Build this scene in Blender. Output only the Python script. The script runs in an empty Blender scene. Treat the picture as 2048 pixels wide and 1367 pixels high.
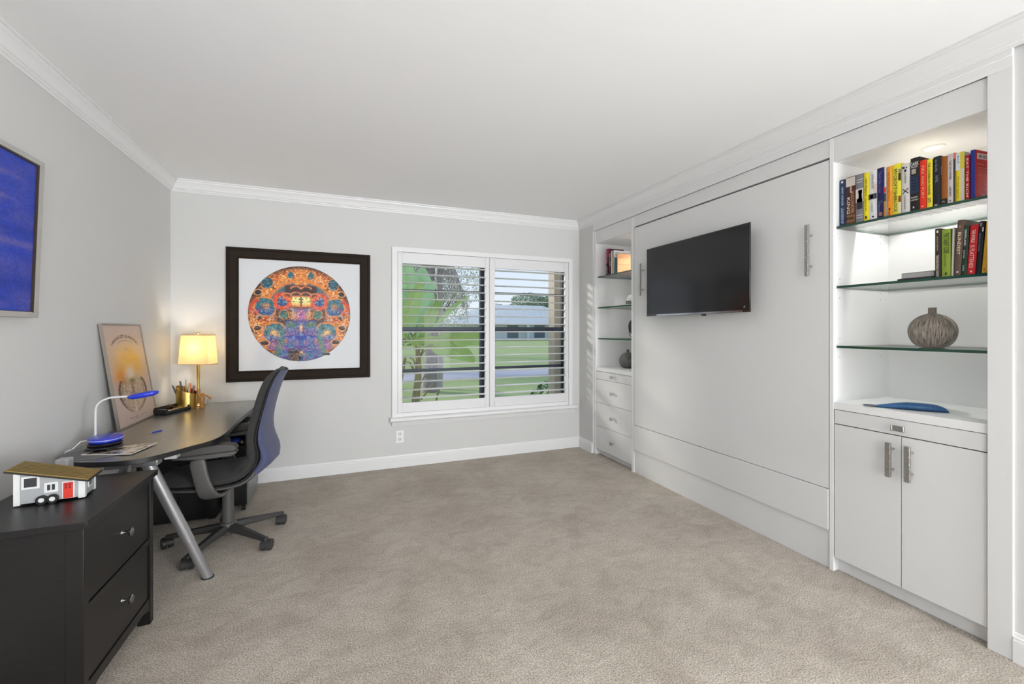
import bpy, bmesh, math, random
import numpy as np
from mathutils import Vector, Matrix, Euler
random.seed(7)
PI = math.pi
scene = bpy.context.scene
COL = scene.collection

# ------------------------------------------------------------------ camera
cam_d = bpy.data.cameras.new('camera'); cam = bpy.data.objects.new('camera', cam_d); COL.objects.link(cam)
YAW = math.radians(21.42)
cam.location = (0, 0, 1.27); cam.rotation_euler = (PI/2, 0, -YAW)
cam_d.sensor_width = 36; cam_d.lens = 36*854.37/2048
cam_d.shift_y = -(683.5-659.23)/2048
cam_d.clip_start = 0.02; cam_d.clip_end = 400
scene.camera = cam

# ------------------------------------------------------------------ world, sun, large lights, exposure
vs = scene.view_settings
vs.view_transform = 'Standard'; vs.look = 'None'; vs.gamma = 1; vs.use_curve_mapping = False; vs.exposure = 0.42
w = bpy.data.worlds.new('sky'); scene.world = w; w.use_nodes = True
nt = w.node_tree; nt.nodes.clear()
tc = nt.nodes.new('ShaderNodeTexCoord'); sx = nt.nodes.new('ShaderNodeSeparateXYZ'); cr = nt.nodes.new('ShaderNodeValToRGB')
bg = nt.nodes.new('ShaderNodeBackground'); wo = nt.nodes.new('ShaderNodeOutputWorld')
nt.links.new(tc.outputs['Generated'], sx.inputs[0]); nt.links.new(sx.outputs['Z'], cr.inputs[0])
nt.links.new(cr.outputs[0], bg.inputs[0]); nt.links.new(bg.outputs[0], wo.inputs[0])
cr.color_ramp.elements[0].position = 0.0; cr.color_ramp.elements[0].color = (.84, .90, .97, 1)
cr.color_ramp.elements[1].position = .45; cr.color_ramp.elements[1].color = (.42, .62, .93, 1)
bg.inputs[1].default_value = .80

def light(name, kind, loc, energy, color=(1, 1, 1), rot=None, target=None, **kw):
    d = bpy.data.lights.new(name, kind); d.energy = energy; d.color = color
    for k, v in kw.items(): setattr(d, k, v)
    o = bpy.data.objects.new(name, d); COL.objects.link(o); o.location = loc
    if target is not None:
        o.rotation_euler = (Vector(target)-Vector(loc)).to_track_quat('-Z', 'Y').to_euler()
    elif rot: o.rotation_euler = rot
    return o
light('sun', 'SUN', (-6, 10, 6), 2.6, (1, .95, .86), target=(-6+.70, 10-.62, 6-.34), angle=math.radians(9))
# added fill light for an invented opening in the wall behind the camera
light('rear_fill', 'AREA', (.6, -4.35, 1.25), 18, (.945, .972, 1), target=(.6, 3, 1.9), shape='RECTANGLE', size=2.8, size_y=1.9)
light('side_fill', 'AREA', (2.25, -2.0, 1.0), 132, (.945, .972, 1), target=(-1.2, 2.5, 1.0), shape='RECTANGLE', size=1.0, size_y=1.5)  # unseen fill added to brighten the left wall
light('left_fill', 'AREA', (-1.15, -3.0, 1.15), 60, (.945, .972, 1), target=(1.4, 4.0, 1.6), shape='RECTANGLE', size=1.9, size_y=2.0)  # unseen fill added to brighten the wall bed side
# unseen fill spot added behind the viewer to brighten the ceiling
light('ceiling_fill_beam', 'SPOT', (.92, -4.0, .34), 290, (.945, .972, 1), target=(.30, 3.9, 2.7), spot_size=math.radians(46), spot_blend=1.0, shadow_soft_size=.14)
# added fill lights under the unseen rear half of the ceiling
for lx in (-.45, 1.35):
    light('rear_ceiling_fill', 'AREA', (lx, -2.6, 2.37), 9, (1, .98, .96), target=(lx, -2.6, 0), shape='DISK', size=.34)

# ------------------------------------------------------------------ materials
MATS = {}
def mat(name, col=(.8, .8, .8), rough=.5, metal=0., noise=None, bump=None, coat=0., coat_rough=.03, emit=None, spec=None, sheen=0., aniso=None):
    """noise=(scale, amount, stretch) modulates the colour; bump=(scale, strength, distance)"""
    if name in MATS: return MATS[name]
    m = bpy.data.materials.new(name); m.use_nodes = True; nt = m.node_tree; b = nt.nodes['Principled BSDF']
    b.inputs['Base Color'].default_value = (*col, 1); b.inputs['Roughness'].default_value = rough; b.inputs['Metallic'].default_value = metal
    b.inputs['Coat Weight'].default_value = coat; b.inputs['Coat Roughness'].default_value = coat_rough
    b.inputs['Sheen Weight'].default_value = sheen
    if spec is not None: b.inputs['Specular IOR Level'].default_value = spec
    if emit: b.inputs['Emission Color'].default_value = (*emit[0], 1); b.inputs['Emission Strength'].default_value = emit[1]
    t = nt.nodes.new('ShaderNodeTexCoord')
    if noise is None: noise = (6, .03, (1, 1, 1))
    mp = nt.nodes.new('ShaderNodeMapping'); mp.inputs['Scale'].default_value = noise[2] if len(noise) > 2 else (1, 1, 1)
    nt.links.new(t.outputs['Object'], mp.inputs[0])
    n = nt.nodes.new('ShaderNodeTexNoise'); n.inputs['Scale'].default_value = noise[0]; n.inputs['Detail'].default_value = 4
    nt.links.new(mp.outputs[0], n.inputs[0])
    mx = nt.nodes.new('ShaderNodeMix'); mx.data_type = 'RGBA'
    a = noise[1]; c2 = noise[3] if len(noise) > 3 else tuple(min(1, c*(1+a)) for c in col)
    mx.inputs[6].default_value = (*[c*(1-a) for c in col], 1); mx.inputs[7].default_value = (*c2, 1)
    nt.links.new(n.outputs['Fac'], mx.inputs[0]); nt.links.new(mx.outputs[2], b.inputs['Base Color'])
    if bump:
        n2 = nt.nodes.new('ShaderNodeTexNoise'); n2.inputs['Scale'].default_value = bump[0]; n2.inputs['Detail'].default_value = 3
        mp2 = nt.nodes.new('ShaderNodeMapping'); mp2.inputs['Scale'].default_value = bump[3] if len(bump) > 3 else (1, 1, 1)
        nt.links.new(t.outputs['Object'], mp2.inputs[0]); nt.links.new(mp2.outputs[0], n2.inputs[0])
        bp = nt.nodes.new('ShaderNodeBump'); bp.inputs['Strength'].default_value = bump[1]; bp.inputs['Distance'].default_value = bump[2]
        nt.links.new(n2.outputs['Fac'], bp.inputs['Height']); nt.links.new(bp.outputs[0], b.inputs['Normal'])
    MATS[name] = m; return m

def thin_glass(name, tint=(1, 1, 1), refl=1.0):
    if name in MATS: return MATS[name]
    m = bpy.data.materials.new(name); m.use_nodes = True; nt = m.node_tree; nt.nodes.clear()
    tr = nt.nodes.new('ShaderNodeBsdfTransparent'); tr.inputs[0].default_value = (*tint, 1)
    gl = nt.nodes.new('ShaderNodeBsdfGlossy'); gl.inputs['Roughness'].default_value = .01
    fr = nt.nodes.new('ShaderNodeFresnel'); fr.inputs[0].default_value = 1.45
    mu = nt.nodes.new('ShaderNodeMath'); mu.operation = 'MULTIPLY'; mu.inputs[1].default_value = refl
    mx = nt.nodes.new('ShaderNodeMixShader'); o = nt.nodes.new('ShaderNodeOutputMaterial')
    nt.links.new(fr.outputs[0], mu.inputs[0]); nt.links.new(mu.outputs[0], mx.inputs[0]); nt.links.new(tr.outputs[0], mx.inputs[1]); nt.links.new(gl.outputs[0], mx.inputs[2])
    nt.links.new(mx.outputs[0], o.inputs[0]); MATS[name] = m; return m

def attr_mat(name, rough=.5, coat=0., bump=None):
    if name in MATS: return MATS[name]
    m = bpy.data.materials.new(name); m.use_nodes = True; nt = m.node_tree; b = nt.nodes['Principled BSDF']
    a = nt.nodes.new('ShaderNodeAttribute'); a.attribute_name = 'Col'
    nt.links.new(a.outputs['Color'], b.inputs['Base Color']); b.inputs['Roughness'].default_value = rough; b.inputs['Coat Weight'].default_value = coat
    if bump:
        n2 = nt.nodes.new('ShaderNodeTexNoise'); n2.inputs['Scale'].default_value = bump[0]
        t = nt.nodes.new('ShaderNodeTexCoord'); nt.links.new(t.outputs['Object'], n2.inputs[0])
        bp = nt.nodes.new('ShaderNodeBump'); bp.inputs['Strength'].default_value = bump[1]; bp.inputs['Distance'].default_value = .002
        nt.links.new(n2.outputs['Fac'], bp.inputs['Height']); nt.links.new(bp.outputs[0], b.inputs['Normal'])
    MATS[name] = m; return m

WALL = mat('wall_paint', (.635, .633, .622), .85, noise=(2.5, .012), bump=(180, .12, .002))
CEIL = mat('ceiling_paint', (.87, .87, .87), .9, noise=(1.5, .01), bump=(150, .08, .002))
TRIM = mat('trim_paint', (.77, .77, .77), .38, noise=(4, .01))
CAB = mat('cabinet_paint', (.72, .72, .718), .42, noise=(4, .012))
CABIN = mat('cabinet_interior', (.82, .82, .82), .5, noise=(4, .01))
GAP = mat('shadow_gap', (.22, .22, .22), .9)
HAMM = mat('hammered_nickel', (.50, .49, .47), .28, 1., noise=(60, .15), bump=(90, .9, .004))
CHROME = mat('satin_chrome', (.62, .62, .62), .22, 1., noise=(30, .05))
BLACKW = mat('black_brown_veneer', (.010, .009, .0088), .34, spec=.32, noise=(14, .35, (1, 12, 12)), bump=(40, .15, .001, (1, 14, 14)))
DESKM = mat('desk_top_veneer_sheen', (.140, .138, .130), .34, coat=.7, coat_rough=.22, noise=(9, .4, (14, 1.2, 14)), bump=(30, .25, .001, (18, 1.5, 18)))  # colour lightened to stand in for room reflections on the desktop
BLACKP = mat('black_plastic', (.02, .02, .021), .42, noise=(20, .1))
SILVER = mat('silver_lacquer', (.42, .42, .43), .36, .75, noise=(30, .06))
BRASS = mat('aged_brass', (.55, .36, .10), .28, 1., noise=(18, .25), bump=(60, .25, .002))
WHITEP = mat('white_plastic', (.66, .66, .66), .35)

# carpet: mottled beige pile, vacuum marks, short tufts
def carpet():
    m = bpy.data.materials.new('carpet_pile'); m.use_nodes = True; nt = m.node_tree; b = nt.nodes['Principled BSDF']
    b.inputs['Roughness'].default_value = 1; b.inputs['Sheen Weight'].default_value = .25; b.inputs['Specular IOR Level'].default_value = .1
    t = nt.nodes.new('ShaderNodeTexCoord')
    def noise(scale, det, rough=.5, dist=0, vec=(1, 1, 1)):
        mp = nt.nodes.new('ShaderNodeMapping'); mp.inputs['Scale'].default_value = vec; nt.links.new(t.outputs['Object'], mp.inputs[0])
        n = nt.nodes.new('ShaderNodeTexNoise'); n.inputs['Scale'].default_value = scale; n.inputs['Detail'].default_value = det
        n.inputs['Roughness'].default_value = rough; n.inputs['Distortion'].default_value = dist; nt.links.new(mp.outputs[0], n.inputs[0]); return n
    big = noise(2.2, 5, .6, .6); mid = noise(7, 4, .6, 1.2, (1, 1.6, 1)); fine = noise(170, 3, .7); tuft = noise(330, 2, .6)
    def ramp(src, p0, c0, p1, c1):
        r = nt.nodes.new('ShaderNodeValToRGB'); r.color_ramp.elements[0].position = p0; r.color_ramp.elements[0].color = (*c0, 1)
        r.color_ramp.elements[1].position = p1; r.color_ramp.elements[1].color = (*c1, 1); nt.links.new(src, r.inputs[0]); return r
    def mix(bt, f, a, c):
        x = nt.nodes.new('ShaderNodeMix'); x.data_type = 'RGBA'; x.blend_type = bt; x.inputs[0].default_value = f
        nt.links.new(a, x.inputs[6]); nt.links.new(c, x.inputs[7]); return x
    base = ramp(big.outputs['Fac'], .36, (.57, .50, .42), .62, (.70, .63, .54))
    m2 = ramp(mid.outputs['Fac'], .35, (.84, .83, .81), .60, (1, 1, 1))
    f2 = ramp(fine.outputs['Fac'], .38, (.34, .32, .30), .60, (1.22, 1.21, 1.20))
    x1 = mix('MULTIPLY', 1, base.outputs[0], m2.outputs[0]); x2 = mix('MULTIPLY', .85, x1.outputs[2], f2.outputs[0])
    nt.links.new(x2.outputs[2], b.inputs['Base Color'])
    bp = nt.nodes.new('ShaderNodeBump'); bp.inputs['Strength'].default_value = .9; bp.inputs['Distance'].default_value = .006
    nt.links.new(tuft.outputs['Fac'], bp.inputs['Height'])
    bp2 = nt.nodes.new('ShaderNodeBump'); bp2.inputs['Strength'].default_value = .5; bp2.inputs['Distance'].default_value = .02
    nt.links.new(mid.outputs['Fac'], bp2.inputs['Height']); nt.links.new(bp.outputs[0], bp2.inputs['Normal']); nt.links.new(bp2.outputs[0], b.inputs['Normal'])
    return m
CARPET = carpet()

# ------------------------------------------------------------------ object helpers
WM = {}                                   # world matrices of parents
def thing(name, label, cat, loc=(0, 0, 0), rot=(0, 0, 0), group=None, kind=None):
    o = bpy.data.objects.new(name, None); COL.objects.link(o); o.location = loc; o.rotation_euler = rot
    o.empty_display_size = .05
    if label: o['label'] = label
    if cat: o['category'] = cat
    if group: o['group'] = group
    if kind: o['kind'] = kind
    WM[o.name] = Matrix.Translation(Vector(loc)) @ Euler(rot).to_matrix().to_4x4()
    return o
def tag(o, label=None, cat=None, group=None, kind=None):
    if label: o['label'] = label
    if cat: o['category'] = cat
    if group: o['group'] = group
    if kind: o['kind'] = kind
    return o

class MB:
    def __init__(s): s.v = []; s.f = []; s.mi = []; s.cur = 0
    def mat(s, i): s.cur = i; return s
    def add(s, vs, fs):
        n = len(s.v); s.v += [tuple(v) for v in vs]; s.f += [tuple(n+i for i in f) for f in fs]; s.mi += [s.cur]*len(fs); return s
    def box(s, x0, x1, y0, y1, z0, z1, M=None):
        vs = [Vector((x, y, z)) for z in (z0, z1) for y in (y0, y1) for x in (x0, x1)]
        if M is not None: vs = [M @ v for v in vs]
        return s.add(vs, [(0, 2, 3, 1), (4, 5, 7, 6), (0, 1, 5, 4), (2, 6, 7, 3), (0, 4, 6, 2), (1, 3, 7, 5)])
    def prism(s, pts, a0, a1, axis='z', M=None):
        """extrude a closed polygon; pts are in the two other axes (xy for z, xz for y, yz for x)"""
        def P(p, a): return Vector((p[0], p[1], a) if axis == 'z' else (p[0], a, p[1]) if axis == 'y' else (a, p[0], p[1]))
        n = len(pts); vs = [P(p, a0) for p in pts]+[P(p, a1) for p in pts]
        if M is not None: vs = [M @ v for v in vs]
        return s.add(vs, [tuple(range(n))[::-1], tuple(range(n, 2*n))]+[(i, (i+1) % n, n+(i+1) % n, n+i) for i in range(n)])
    def loft(s, rings, cap=True, closed=True):
        n = len(rings[0]); vs = [p for r in rings for p in r]; fs = []
        for k in range(len(rings)-1):
            for i in range(n if closed else n-1):
                j = (i+1) % n; fs.append((k*n+i, k*n+j, (k+1)*n+j, (k+1)*n+i))
        if cap and closed: fs += [tuple(range(n))[::-1], tuple((len(rings)-1)*n+i for i in range(n))]
        return s.add(vs, fs)
    def cyl(s, p0, p1, r0, r1=None, n=20, cap=True):
        r1 = r0 if r1 is None else r1; p0 = Vector(p0); p1 = Vector(p1); q = (p1-p0).to_track_quat('Z', 'Y')
        rings = [[p+q @ Vector((r*math.cos(2*PI*i/n), r*math.sin(2*PI*i/n), 0)) for i in range(n)] for p, r in ((p0, r0), (p1, r1))]
        return s.loft(rings, cap)
    def tube(s, path, r, n=10):
        path = [Vector(p) for p in path]; rings = []; up = None
        for i, p in enumerate(path):
            d = (path[min(i+1, len(path)-1)]-path[max(i-1, 0)]).normalized()
            if up is None: up = d.orthogonal().normalized()
            up = (up-d*up.dot(d)).normalized(); sd = d.cross(up)
            rr = r[i] if isinstance(r, (list, tuple)) else r
            rings.append([p+(up*math.cos(2*PI*k/n)+sd*math.sin(2*PI*k/n))*rr for k in range(n)])
        return s.loft(rings)
    def lathe(s, prof, c=(0, 0, 0), n=36, sx=1, sy=1, M=None):
        c = Vector(c); rings = [[c+Vector((r*sx*math.cos(2*PI*i/n), r*sy*math.sin(2*PI*i/n), z)) for i in range(n)] for r, z in prof]
        if M is not None: rings = [[M @ p for p in r] for r in rings]
        return s.loft(rings)
    def ball(s, c, r, n=16, m=10, sc=(1, 1, 1)):
        rings = [[(c[0]+r*sc[0]*math.sin(PI*j/m)*math.cos(2*PI*i/n), c[1]+r*sc[1]*math.sin(PI*j/m)*math.sin(2*PI*i/n), c[2]-r*sc[2]*math.cos(PI*j/m)) for i in range(n)] for j in range(m+1)]
        rings[0] = [(p[0], p[1], p[2]) for p in rings[0]]
        return s.loft(rings, cap=False)
    def build(s, name, mats, parent=None, local=False, bevel=0, seg=2, smooth=None, subsurf=0, origin=None):
        me = bpy.data.meshes.new(name)
        vs = [Vector(v) for v in s.v]
        loc = Vector((0, 0, 0))
        if parent is not None:
            if not local:
                inv = WM[parent.name].inverted(); vs = [inv @ v for v in vs]
        elif not local:
            lo = [min(v[i] for v in vs) for i in range(3)]; hi = [max(v[i] for v in vs) for i in range(3)]
            loc = Vector(origin) if origin else Vector(((lo[0]+hi[0])/2, (lo[1]+hi[1])/2, lo[2])); vs = [v-loc for v in vs]
        me.from_pydata([tuple(v) for v in vs], [], s.f)
        if not isinstance(mats, (list, tuple)): mats = [mats]
        for m in mats: me.materials.append(m)
        if len(mats) > 1: me.polygons.foreach_set('material_index', s.mi)
        bm = bmesh.new(); bm.from_mesh(me); bmesh.ops.remove_doubles(bm, verts=bm.verts, dist=1e-6)
        bmesh.ops.recalc_face_normals(bm, faces=bm.faces); bm.to_mesh(me); bm.free()
        me.update()
        ang = math.radians(smooth if smooth is not None else 35)
        me.polygons.foreach_set('use_smooth', [True]*len(me.polygons))
        me.set_sharp_from_angle(angle=ang)
        o = bpy.data.objects.new(name, me); COL.objects.link(o)
        if parent is not None:
            o.parent = parent; WM[o.name] = WM[parent.name].copy()
        else:
            o.location = loc; WM[o.name] = Matrix.Translation(loc)
        if bevel:
            b = o.modifiers.new('bevel', 'BEVEL'); b.width = bevel; b.segments = seg; b.limit_method = 'ANGLE'; b.angle_limit = math.radians(40)
        if subsurf:
            b = o.modifiers.new('sub', 'SUBSURF'); b.levels = subsurf; b.render_levels = subsurf
        return o
def box(x0, x1, y0, y1, z0, z1): return MB().box(x0, x1, y0, y1, z0, z1)
def struct(o): o['kind'] = 'structure'; return o

_txt = {}
def text_mesh(name, string, M, w, h, m, parent, depth=.0006):
    """lettering as a mesh, fitted into w x h; M maps (x right, y up, z out) in the parent's local frame"""
    key = string
    if key not in _txt:
        cu = bpy.data.curves.new('lettering', 'FONT'); cu.body = string; cu.align_x = 'CENTER'; cu.align_y = 'CENTER'; cu.extrude = .01; cu.resolution_u = 2
        to = bpy.data.objects.new('lettering_tmp', cu); COL.objects.link(to)
        dg = bpy.context.evaluated_depsgraph_get(); me = bpy.data.meshes.new_from_object(to.evaluated_get(dg))
        bpy.data.objects.remove(to); bpy.data.curves.remove(cu)
        _txt[key] = me
    src = _txt[key]; n = len(src.vertices); co = np.empty(n*3); src.vertices.foreach_get('co', co); co = co.reshape(-1, 3)
    lo = co.min(0); hi = co.max(0); c = (lo+hi)/2; s = (hi-lo)
    me = src.copy(); me.name = name
    co2 = (co-c)/s*np.array([w, h, depth])
    out = [M @ Vector(p) for p in co2]
    me.vertices.foreach_set('co', np.array([tuple(p) for p in out]).ravel()); me.materials.clear(); me.materials.append(m); me.update()
    o = bpy.data.objects.new(name, me); COL.objects.link(o); o.parent = parent
    return o

def grid_art(name, nx, ny, pos, colfn, m, parent=None, mask=None, origin=None):
    """a fine grid whose print is stored as a colour attribute; pos(u,v)->xyz, colfn(U,V)->rgb arrays"""
    U, V = np.meshgrid(np.linspace(0, 1, nx), np.linspace(0, 1, ny))
    C = np.clip(colfn(U, V), 0, 1); P = np.array([pos(u, v) for u, v in zip(U.ravel(), V.ravel())])
    keep = np.ones((ny-1, nx-1), bool) if mask is None else mask(U, V)[:-1, :-1]
    idx = np.arange(nx*ny).reshape(ny, nx); q = np.stack([idx[:-1, :-1], idx[:-1, 1:], idx[1:, 1:], idx[1:, :-1]], -1)[keep]
    used = np.unique(q); remap = -np.ones(nx*ny, int); remap[used] = np.arange(len(used))
    vs = P[used]
    if parent is not None:
        A = np.array(WM[parent.name].inverted()); vs = vs @ A[:3, :3].T+A[:3, 3]
    me = bpy.data.meshes.new(name); me.from_pydata(vs.tolist(), [], remap[q].tolist())
    at = me.color_attributes.new('Col', 'FLOAT_COLOR', 'POINT')
    rgba = np.ones((len(used), 4)); rgba[:, :3] = C.reshape(-1, 3)[used]; at.data.foreach_set('color', rgba.ravel())
    me.materials.append(m); me.update()
    o = bpy.data.objects.new(name, me); COL.objects.link(o)
    if parent is not None: o.parent = parent
    return o

def srgb(r, g, b):
    f = lambda c: (c/255/12.92) if c/255 <= .04045 else ((c/255+.055)/1.055)**2.4
    return (f(r), f(g), f(b))
def vnoise(x, y, seed=0):
    """smooth value noise on numpy arrays"""
    rs = np.random.RandomState(seed); T = rs.rand(64, 64)
    xi = np.floor(x).astype(int); yi = np.floor(y).astype(int); fx = x-xi; fy = y-yi; fx = fx*fx*(3-2*fx); fy = fy*fy*(3-2*fy)
    g = lambda a, b: T[a % 64, b % 64]
    return (g(xi, yi)*(1-fx)+g(xi+1, yi)*fx)*(1-fy)+(g(xi, yi+1)*(1-fx)+g(xi+1, yi+1)*fx)*fy
def fbm(x, y, o=4, seed=0): return sum(vnoise(x*2**i, y*2**i, seed+i)/2**i for i in range(o))/(2-2**(1-o))

# ================================================================== ROOM
XL, XR, YB, YR, H = -1.261, 2.385, 4.069, -4.5, 2.44
XC = 2.40                                  # face of the built-in furniture
WX0, WX1, WZ0, WZ1 = .452, 2.262, .470, 1.995   # window opening
struct(box(XL-.15, 3.0, YR-.15, YB+.18, -.12, 0).build('floor', CARPET, origin=(0, 0, 0)))
struct(box(XL-.15, 3.0, YR-.15, YB+.18, H, H+.12).build('ceiling', CEIL))
struct(box(XL-.15, XL, YR-.15, YB+.18, 0, H).build('wall_left', WALL))
b = MB(); b.box(XL, WX0, YB, YB+.18, 0, H); b.box(WX1, 3.0, YB, YB+.18, 0, H); b.box(WX0, WX1, YB, YB+.18, 0, WZ0); b.box(WX0, WX1, YB, YB+.18, WZ1, H)
struct(b.build('wall_back', WALL))
b = MB(); b.box(XR, 3.0, 3.797, YB, 0, H); b.box(XR+.012, 3.0, YR, .874, 0, H); b.box(2.93, 3.0, .874, 3.797, 0, H)
struct(b.build('wall_right', WALL))
b = MB(); b.box(XL, -1.05, YR-.15, YR, 0, H); b.box(2.0, 3.0, YR-.15, YR, 0, H); b.box(-1.05, 2.0, YR-.15, YR, 0, .3); b.box(-1.05, 2.0, YR-.15, YR, 2.38, H)
struct(b.build('wall_front', WALL))
b = MB(); b.box(-1.05, -1.0, YR-.1, YR-.02, .3, 2.38); b.box(1.95, 2.0, YR-.1, YR-.02, .3, 2.38); b.box(-1.0, 1.95, YR-.1, YR-.02, .3, .35); b.box(-1.0, 1.95, YR-.1, YR-.02, 2.33, 2.38); b.box(.45, .50, YR-.1, YR-.02, .35, 2.33)
w2 = struct(b.build('rear_fill_frame', TRIM))  # invented frame around the rear fill light
for lx in (-.45, 1.35):  # invented fixtures to go with the rear ceiling fill lights
    t = thing('added_ceiling_fixture', 'added round white fill fixture on the unseen ceiling behind the viewer, '+('nearer the left wall' if lx < 0 else 'nearer the right wall'), 'ceiling light', (lx, -2.6, H), group='added ceiling fill fixtures')
    MB().lathe([(.0, 0), (.20, 0), (.20, -.03), (.185, -.035), (.18, -.02), (0, -.02)], (lx, -2.6, H), 40).build('housing', TRIM, t)
    MB().lathe([(0, -.021), (.178, -.021), (.17, -.045), (.12, -.062), (0, -.066)], (lx, -2.6, H), 40).build('diffuser', mat('fill_diffuser', (.9, .9, .88), .5, emit=((1, .96, .9), 2.5)), t)

b = MB(); b.box(XR-.01, XR+.012, -2.58, -2.50, 0, 2.2); b.box(XR-.01, XR+.012, -1.50, -1.42, 0, 2.2); b.box(XR-.01, XR+.012, -2.50, -1.50, 2.12, 2.2)
struct(b.build('side_fill_surround', TRIM))  # invented trim around the right-hand fill light
b = MB(); b.box(XL-.02, XL+.01, -3.58, -3.50, 0, 2.2); b.box(XL-.02, XL+.01, -2.50, -2.42, 0, 2.2); b.box(XL-.02, XL+.01, -3.50, -2.50, 2.12, 2.2)
struct(b.build('left_fill_surround', TRIM))  # invented trim around the left-hand fill light
t = thing('added_floor_fill', 'added squat black housing of the unseen fill spot behind the viewer', 'floor lamp', (.92, -4.0, 0))  # invented housing for the spot that fills the ceiling
MB().lathe([(0, 0), (.11, 0), (.115, .01), (.11, .02), (.05, .03), (.05, .10), (.13, .16), (.155, .30), (.150, .30), (.125, .165), (.04, .12), (0, .12)], (.92, -4.0, 0), 36).build('fill_body', BLACKP, t)

# crown moulding, profile (distance from wall, drop below ceiling)
crown = [(0, -.090), (.007, -.090), (.010, -.080), (.017, -.077), (.019, -.070), (.026, -.066), (.030, -.056), (.038, -.040), (.047, -.028), (.053, -.022), (.055, -.012), (.064, -.010), (.064, 0), (0, 0)]
XFC = XC-.002
def crown_run(name, fn):
    a = [fn(d, z+H)[0] for d, z in crown]; c = [fn(d, z+H)[1] for d, z in crown]
    struct(MB().loft([a, c]).build(name, TRIM, smooth=20))
crown_run('trim_1', lambda d, z: ((XL+d, YR, z), (XL+d, YB-d, z)))
crown_run('trim_2', lambda d, z: ((XL+d, YB-d, z), (XR-d, YB-d, z)))
crown_run('trim_3', lambda d, z: ((XR-d, YB-d, z), (XR-d, YR, z)))
# fascia between crown and built-ins and the end trim of the wall unit
b = MB(); b.box(XC-.014, XR+.012, .823, 3.797, 2.283, 2.36); b.box(XC-.016, XC-.010, .8245, 3.7955, 2.325, 2.355)
struct(b.build('trim_4', TRIM, bevel=.0015))
struct(box(XC-.013, 2.45, .823, .8945, 0, 2.283).build('trim_5', CAB, bevel=.002))
struct(box(XC-.004, 2.45, 3.7635, 3.797, 0, 2.283).build('trim_6', TRIM, bevel=.002))
# baseboards
bp = [(0, 0), (.014, 0), (.014, .082), (.011, .088), (.011, .094), (.006, .100), (.004, .110), (0, .112)]
def base_run(name, fn):
    struct(MB().loft([[fn(d, z)[0] for d, z in bp], [fn(d, z)[1] for d, z in bp]]).build(name, TRIM, smooth=20))
base_run('baseboard_left', lambda d, z: ((XL+d, YR, z), (XL+d, YB-d, z)))
base_run('baseboard_back', lambda d, z: ((XL+d, YB-d, z), (XR-d, YB-d, z)))
base_run('baseboard_right', lambda d, z: ((XR-d, YB-d, z), (XR-d, 3.80, z)))
base_run('baseboard_near', lambda d, z: ((XR+.012-d, .823, z), (XR+.012-d, YR, z)))

# ================================================================== WINDOW + SHUTTERS
NAVY = mat('dark_navy_aluminium', (.014, .022, .040), .45, .2, noise=(12, .2))
win = thing('window_1', None, None, (1.357, YB, .42), kind='structure')
b = MB()
b.box(.407, .455, YB-.018, YB, .464, 2.036); b.box(2.247, 2.292, YB-.018, YB, .464, 2.036); b.box(.455, 2.247, YB-.018, YB, 1.993, 2.036); b.box(.455, 2.247, YB-.006, YB+.03, .464, .4995); b.box(.455, 2.247, YB-.004, YB+.03, 1.9905, 1.993)
b.build('window_casing', TRIM, win, bevel=.004)
b = MB(); b.prism([(YB, .420), (YB-.035, .420), (YB-.052, .428), (YB-.058, .442), (YB-.052, .457), (YB-.042, .464), (YB, .464)], .392, 2.338, 'x')
b.build('window_sill', TRIM, win, smooth=50)
b = MB(); b.prism([(YB, .382), (YB-.016, .382), (YB-.020, .392), (YB-.022, .398), (YB-.028, .404), (YB-.030, .420), (YB, .420)], .407, 2.318, 'x')
b.build('window_apron', TRIM, win, smooth=40)
b = MB()
Y0, Y1 = 4.165, 4.205
b.box(.455, .50, Y0, Y1, .470, 1.990); b.box(1.286, 1.352, Y0, Y1, .470, 1.990); b.box(2.228, 2.262, Y0, Y1, .470, 1.990)
b.box(.50, 2.228, Y0, Y1, .470, .510); b.box(.50, 2.228, Y0, Y1, 1.945, 1.990)
b.box(.50, 2.228, Y0-.006, Y1, 1.256, 1.298)
b.box(.50, 2.228, Y0+.01, Y1, 1.638, 1.660); b.box(.50, 2.228, Y0+.01, Y1, .866, .891)
b.build('window_frame', NAVY, win, bevel=.002)
box(.49, 2.24, 4.186, 4.190, .50, 1.95).build('window_pane', thin_glass('window_glass', (.985, .99, .99), .06), win)
SHUT = mat('shutter_paint', (.72, .72, .725), .35, noise=(5, .01))
def shutter(x0, x1, g0, g1, label):
    t = thing('plantation_shutter', label, 'window shutter', ((x0+x1)/2, YB, .50), group='plantation shutters of the window')
    ya, yb = YB-.010, YB+.020
    for a, c in ((x0, g0), (g1, x1)): box(a, c, ya, yb, .500, 1.990).build('stile', SHUT, t, bevel=.003)
    box(g0, g1, ya+.001, yb-.001, 1.888, 1.989).build('top_rail', SHUT, t, bevel=.002)
    box(g0, g1, ya+.001, yb-.001, .501, .592).build('bottom_rail', SHUT, t, bevel=.002)
    n = 18; lm = None
    for k in range(17):
        z = 1.868-k*.0773
        if lm is None:
            ring = [(.043*math.cos(2*PI*i/n), .0062*math.sin(2*PI*i/n)) for i in range(n)]
            b = MB(); b.prism([(YB+.006+p[0], z+p[1]) for p in ring], g0, g1, 'x'); lo = b.build('louver', SHUT, t); lm = lo
        else:
            c = lm.copy(); COL.objects.link(c); c.parent = t; c.location.z = -k*.0773
    for zz in (.72, 1.78):
        hx = x0+.002 if x0 < 1 else x1-.002
        MB().cyl((hx, ya-.003, zz-.03), (hx, ya-.003, zz+.03), .004, n=8).build('hinge', SHUT, t)
    return t
shutter(.457, 1.350, .500, 1.307, 'left white louvered shutter of the window, banana leaves behind it')
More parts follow.
